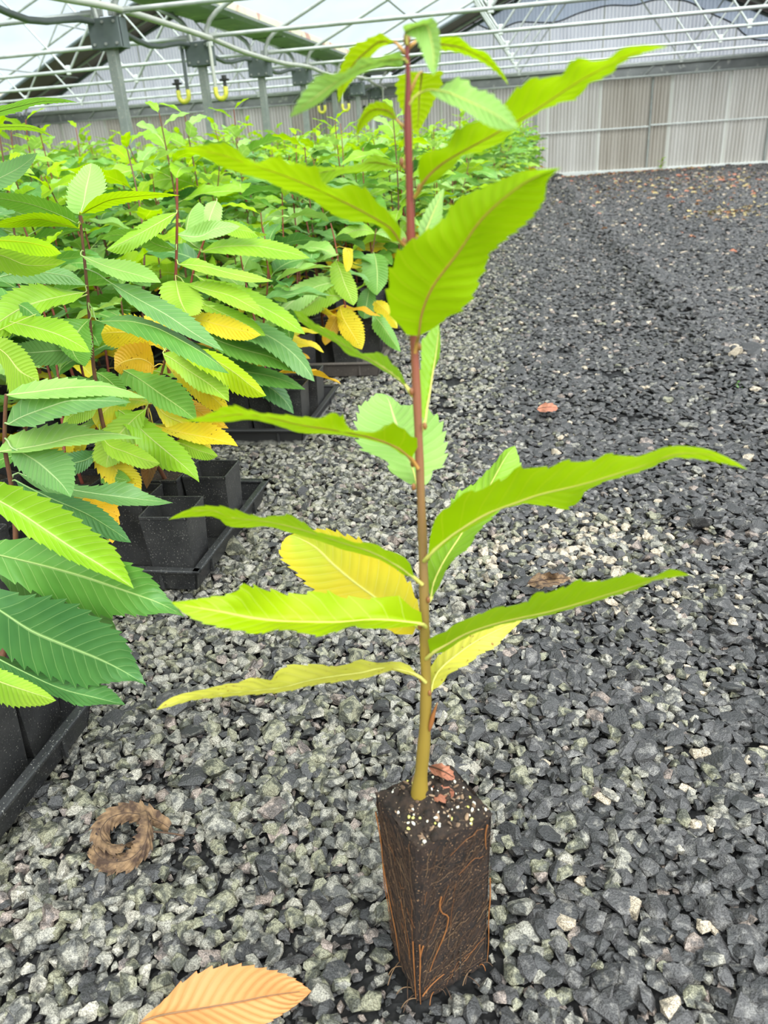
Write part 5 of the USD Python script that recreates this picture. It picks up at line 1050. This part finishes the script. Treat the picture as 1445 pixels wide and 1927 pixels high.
# ------------------------------------------------------------------ the bed of seedlings
def random_plant(rng, H, tone, low):
    """(leaves, stem): leaves are (mesh, uv, material); z = 0 at the foot of the pot."""
    lean = rng.normal(0, 0.035, 2); zz = np.linspace(0.138, H, 16); b = rng.normal(0, 0.012, 2)
    sp = np.stack([lean[0] * (zz - 0.138) / 0.6 + b[0] * np.sin(zz * 9), lean[1] * (zz - 0.138) / 0.6 + b[1] * np.sin(zz * 8), zz], 1)
    fs = PchipInterpolator(zz, sp); out = []; az = rng.uniform(0, 6.28); z = 0.20; n = int((H - 0.2) / 0.037)
    for k in range(n):
        t = k / max(1, n - 1); z = 0.20 + (H - 0.205) * t ** 0.92; az += 2.4 + rng.normal(0, 0.25)
        L = (0.175 + 0.085 * math.sin(math.pi * min(1, t * 0.75 + 0.25))) * rng.uniform(0.8, 1.2) * (1 if t < 0.86 else 0.62)
        el0 = rng.uniform(0.15, 0.55) + 0.35 * t; el1 = rng.uniform(-0.75, -0.1) + 0.25 * t
        if t > 0.9: el0, el1 = rng.uniform(0.5, 1.0), rng.uniform(-0.3, 0.3)
        mesh, uv = free_leaf(rng, fs(z), az, el0, el1, L, rng.uniform(0.145, 0.18), 11, 3, 2, roll=rng.normal(0, 0.3), fold=rng.uniform(0.08, 0.35), wave=0.03)
        if t < low: mt = rng.choice(['leaf_yellow', 'leaf_chartreuse', 'leaf_gold_green', 'leaf_amber'])
        elif t > 0.85: mt = rng.choice(['leaf_light', 'leaf_bright', 'leaf_fresh'])
        else: mt = rng.choice(tone)
        out.append((mesh, uv, str(mt)))
    return out, (sp, np.linspace(0.0048, 0.0019, 16))


TONES = [['leaf_green', 'leaf_fresh', 'leaf_light'], ['leaf_mid', 'leaf_green', 'leaf_sea'], ['leaf_sea', 'leaf_light', 'leaf_mid'], ['leaf_fresh', 'leaf_light', 'leaf_bright'], ['leaf_deep', 'leaf_mid', 'leaf_light'], ['leaf_chartreuse', 'leaf_fresh', 'leaf_green'], ['leaf_light', 'leaf_sea', 'leaf_green'], ['leaf_bright', 'leaf_green', 'leaf_light']]
prng = np.random.default_rng(77)
SPEC = [random_plant(prng, [0.74, 0.80, 0.68, 0.86, 0.72, 0.62, 0.90, 0.78][k], TONES[k], [0.12, 0.05, 0.1, 0.0, 0.15, 0.35, 0.08, 0.2][k]) for k in range(8)]
cells = []
for j in range(0, 21):
    y0 = 0.665 + 0.835 * j
    if y0 > WALL_Y - 0.5: break
    for k in range(0, 26):
        xc = bed_edge(y0) - 0.235 - 0.53 * k
        for ax in (-0.155, 0.0, 0.155):
            for ay in (-0.17, 0.0, 0.17):
                x, y = xc + ax + prng.uniform(-.02, .02), y0 + ay + prng.uniform(-.02, .02)
                if k == 0 and j < 4: continue
                cells.append((x, y))
cells = np.array(cells); cells = cells[prng.random(len(cells)) < 0.9]
cells = cells[cells[:, 0] > -10.6]
for c0 in [(-0.90, 2.45), (-1.02, 2.33), (-0.86, 2.30), (-1.0, 2.55), (-0.88, 2.58), (-0.88, 3.12), (-0.95, 2.98), (-0.92, 3.32), (-1.0, 3.2), (-0.98, 1.68), (-1.07, 1.56), (-1.0, 1.40), (-1.08, 1.70)]:
    cells = np.vstack([cells, c0])
tp = to_px(np.column_stack([cells, np.full(len(cells), 0.75)]))
inside = (tp[:, 0] > -330) & (tp[:, 0] < 1700) & (tp[:, 1] < 2000) & ~np.isnan(tp[:, 0])
inside &= ~((cells[:, 1] < 1.35) & (cells[:, 0] > -1.25))
cells = cells[inside]; cells = cells[np.argsort(np.hypot(cells[:, 0], cells[:, 1]))]
N_SINGLE = 290
ORD2 = ORD + ['eleventh', 'twelfth', 'thirteenth', 'fourteenth', 'fifteenth', 'sixteenth']
SPOT = ['nearest pot', 'next nearest pot', 'third nearest pot', 'fourth nearest pot', 'middle pot', 'fourth farthest pot', 'third farthest pot', 'next farthest pot', 'farthest pot', 'rear corner pot', 'rear edge pot', 'hindmost pot']
taken = {}
src = {}
for n, (x, y) in enumerate(cells[:N_SINGLE]):
    k = int(prng.integers(0, 8)); rz = float(prng.uniform(0, 360)); sc = float(prng.uniform(0.93, 1.14))
    if x > -1.1 and y < 2.7: k = [2, 4, 5][n % 3]; sc = 0.9
    tone = ['fresh green', 'mid green', 'sea green', 'bright green', 'dark green', 'yellowish green', 'pale green', 'tall green'][k]
    jr = int(max(0, (y - 0.25) // 0.835)); kc = int(max(0, (bed_edge(y) + 0.03 - x) // 0.53)); key_ = (jr, kc)
    spots = taken.setdefault(key_, []); spots.append(n)
    where = SPOT[min(len(spots) - 1, len(SPOT) - 1)]
    lab = f'{tone} seedling, {ORD2[jr] if jr else "first"} tray row from front, {ORD2[kc] if kc else "first"} from walkway, {where}'
    grp = 'potted seedlings packed in the bed'
    if k not in src:
        src[k] = t = thing('potted_seedling', lab, 'potted plant', (x, y, PZ), rz, grp, scale=sc)
        part(t, 'pot', POT, 'pot_plastic'); part(t, 'pot_rim', POT_RIM, 'pot_plastic'); part(t, 'soil', POT_SOIL, 'peat')
        lv, (sp, rr) = SPEC[k]; part(t, 'stem', tube(sp, rr, 7), 'bark_red' if k % 2 == 0 else 'bark_dark', smooth=True)
        for mesh, uv, mt in lv: part(t, 'leaf', mesh, mt, smooth=True, uv=uv)
    else:
        copy_of(src[k], 'potted_seedling', lab, 'potted plant', grp, (x, y, PZ), math.radians(rz), sc)
rest = cells[N_SINGLE:]
if len(rest):
    protos = []
    for k in range(8):
        lv, (sp, rr) = SPEC[k]; by = {}
        for mesh, uv, mt in lv:
            v, f = np.asarray(mesh[0]), np.asarray(mesh[1])
            if f.shape[1] == 4: f = np.vstack([f[:, [0, 1, 2]], f[:, [0, 2, 3]]])
            by.setdefault(mt, []).append((v, f, uv))
        pm = []
        for mt, L_ in by.items():
            o_ = np.cumsum([0] + [len(a[0]) for a in L_]); pm.append(((np.vstack([a[0] for a in L_]), np.vstack([a[1] + b for a, b in zip(L_, o_)])), mt, True, np.vstack([a[2] for a in L_])))
        pm.append((tube(sp, rr, 5), 'bark_red', True, None)); pm.append((POT, 'pot_plastic', False, None)); pm.append((POT_SOIL, 'peat', False, None)); protos.append(pm)
    n = len(rest); a_ = prng.uniform(0, 6.28, n)
    instancer(None, 'seedling_bed', protos, prng.integers(0, 8, n), np.column_stack([rest, np.full(n, PZ)]), np.stack([np.cos(a_ / 2), 0 * a_, 0 * a_, np.sin(a_ / 2)], 1), prng.uniform(0.9, 1.15, n), 'dense distant mass of green potted chestnut seedlings reaching back to the end wall', 'seedlings')

# ------------------------------------------------------------------ litter along the end wall and on the walkway
lrng = np.random.default_rng(19)
lm = []
for q in range(4):
    mesh, uv = free_leaf(np.random.default_rng(90 + q), (0, 0, 0.02), 0, 0.2, -0.3, 0.11, 0.2, 6, 2, 2, roll=0.3 * q, fold=0.4, wave=0.08)
    for mt in ('leaf_rust', 'leaf_brown', 'straw'): lm.append([(mesh, mt, True, uv)])
pos, idx = [], []
for _ in range(260): pos.append((lrng.uniform(0.1, 3.0), WALL_Y - 0.25 - abs(lrng.normal(0, 0.3)))); idx.append(3 * lrng.integers(0, 4) + lrng.choice([0, 0, 1, 2]))
for _ in range(650): pos.append((1.9 + lrng.normal(0, 1.2) + 0.3, 13.2 + lrng.normal(0, 2.0))); idx.append(3 * lrng.integers(0, 4) + lrng.choice([1, 2, 2, 0]))
for _ in range(120): pos.append((1.98 + lrng.normal(0, 0.30), 8.6 + lrng.normal(0, 0.35))); idx.append(3 * lrng.integers(0, 4) + lrng.choice([2, 2, 1]))
for _ in range(16): pos.append((lrng.uniform(0.0, 2.2), lrng.uniform(5, 10))); idx.append(3 * lrng.integers(0, 4) + lrng.choice([0, 1]))
pos = np.array(pos); ok = (pos[:, 1] < WALL_Y - 0.24) & (pos[:, 0] > bed_edge(pos[:, 1]) + 0.1); pos, idx = pos[ok], np.array(idx)[ok]; a_ = lrng.uniform(0, 6.28, len(pos))
instancer(None, 'leaf_litter', lm, idx, np.column_stack([pos, ground_z(pos[:, 0], pos[:, 1]) + 0.0]), np.stack([np.cos(a_ / 2), 0 * a_, 0 * a_, np.sin(a_ / 2)], 1), lrng.uniform(0.32, 0.8, len(pos)), 'scattered rust and straw coloured dead leaves on the walkway and along the end wall', 'dead leaves')
wd = thing('weed', 'small green weed growing at the foot of the end wall', 'weed', (2.27, WALL_Y - 0.16, 0))
for q in range(7):
    mesh, uv = free_leaf(np.random.default_rng(40 + q), (0, 0, 0.0 + 0.03 * q), q * 2.2, 0.9, 0.1, 0.12, 0.16, 6, 2, 2); part(wd, 'leaf', mesh, 'leaf_fresh', smooth=True, uv=uv)
part(wd, 'stem', tube([(0, 0, -0.01), (0.01, 0, 0.12), (0, 0, 0.22)], 0.004, 6), 'bark_olive')
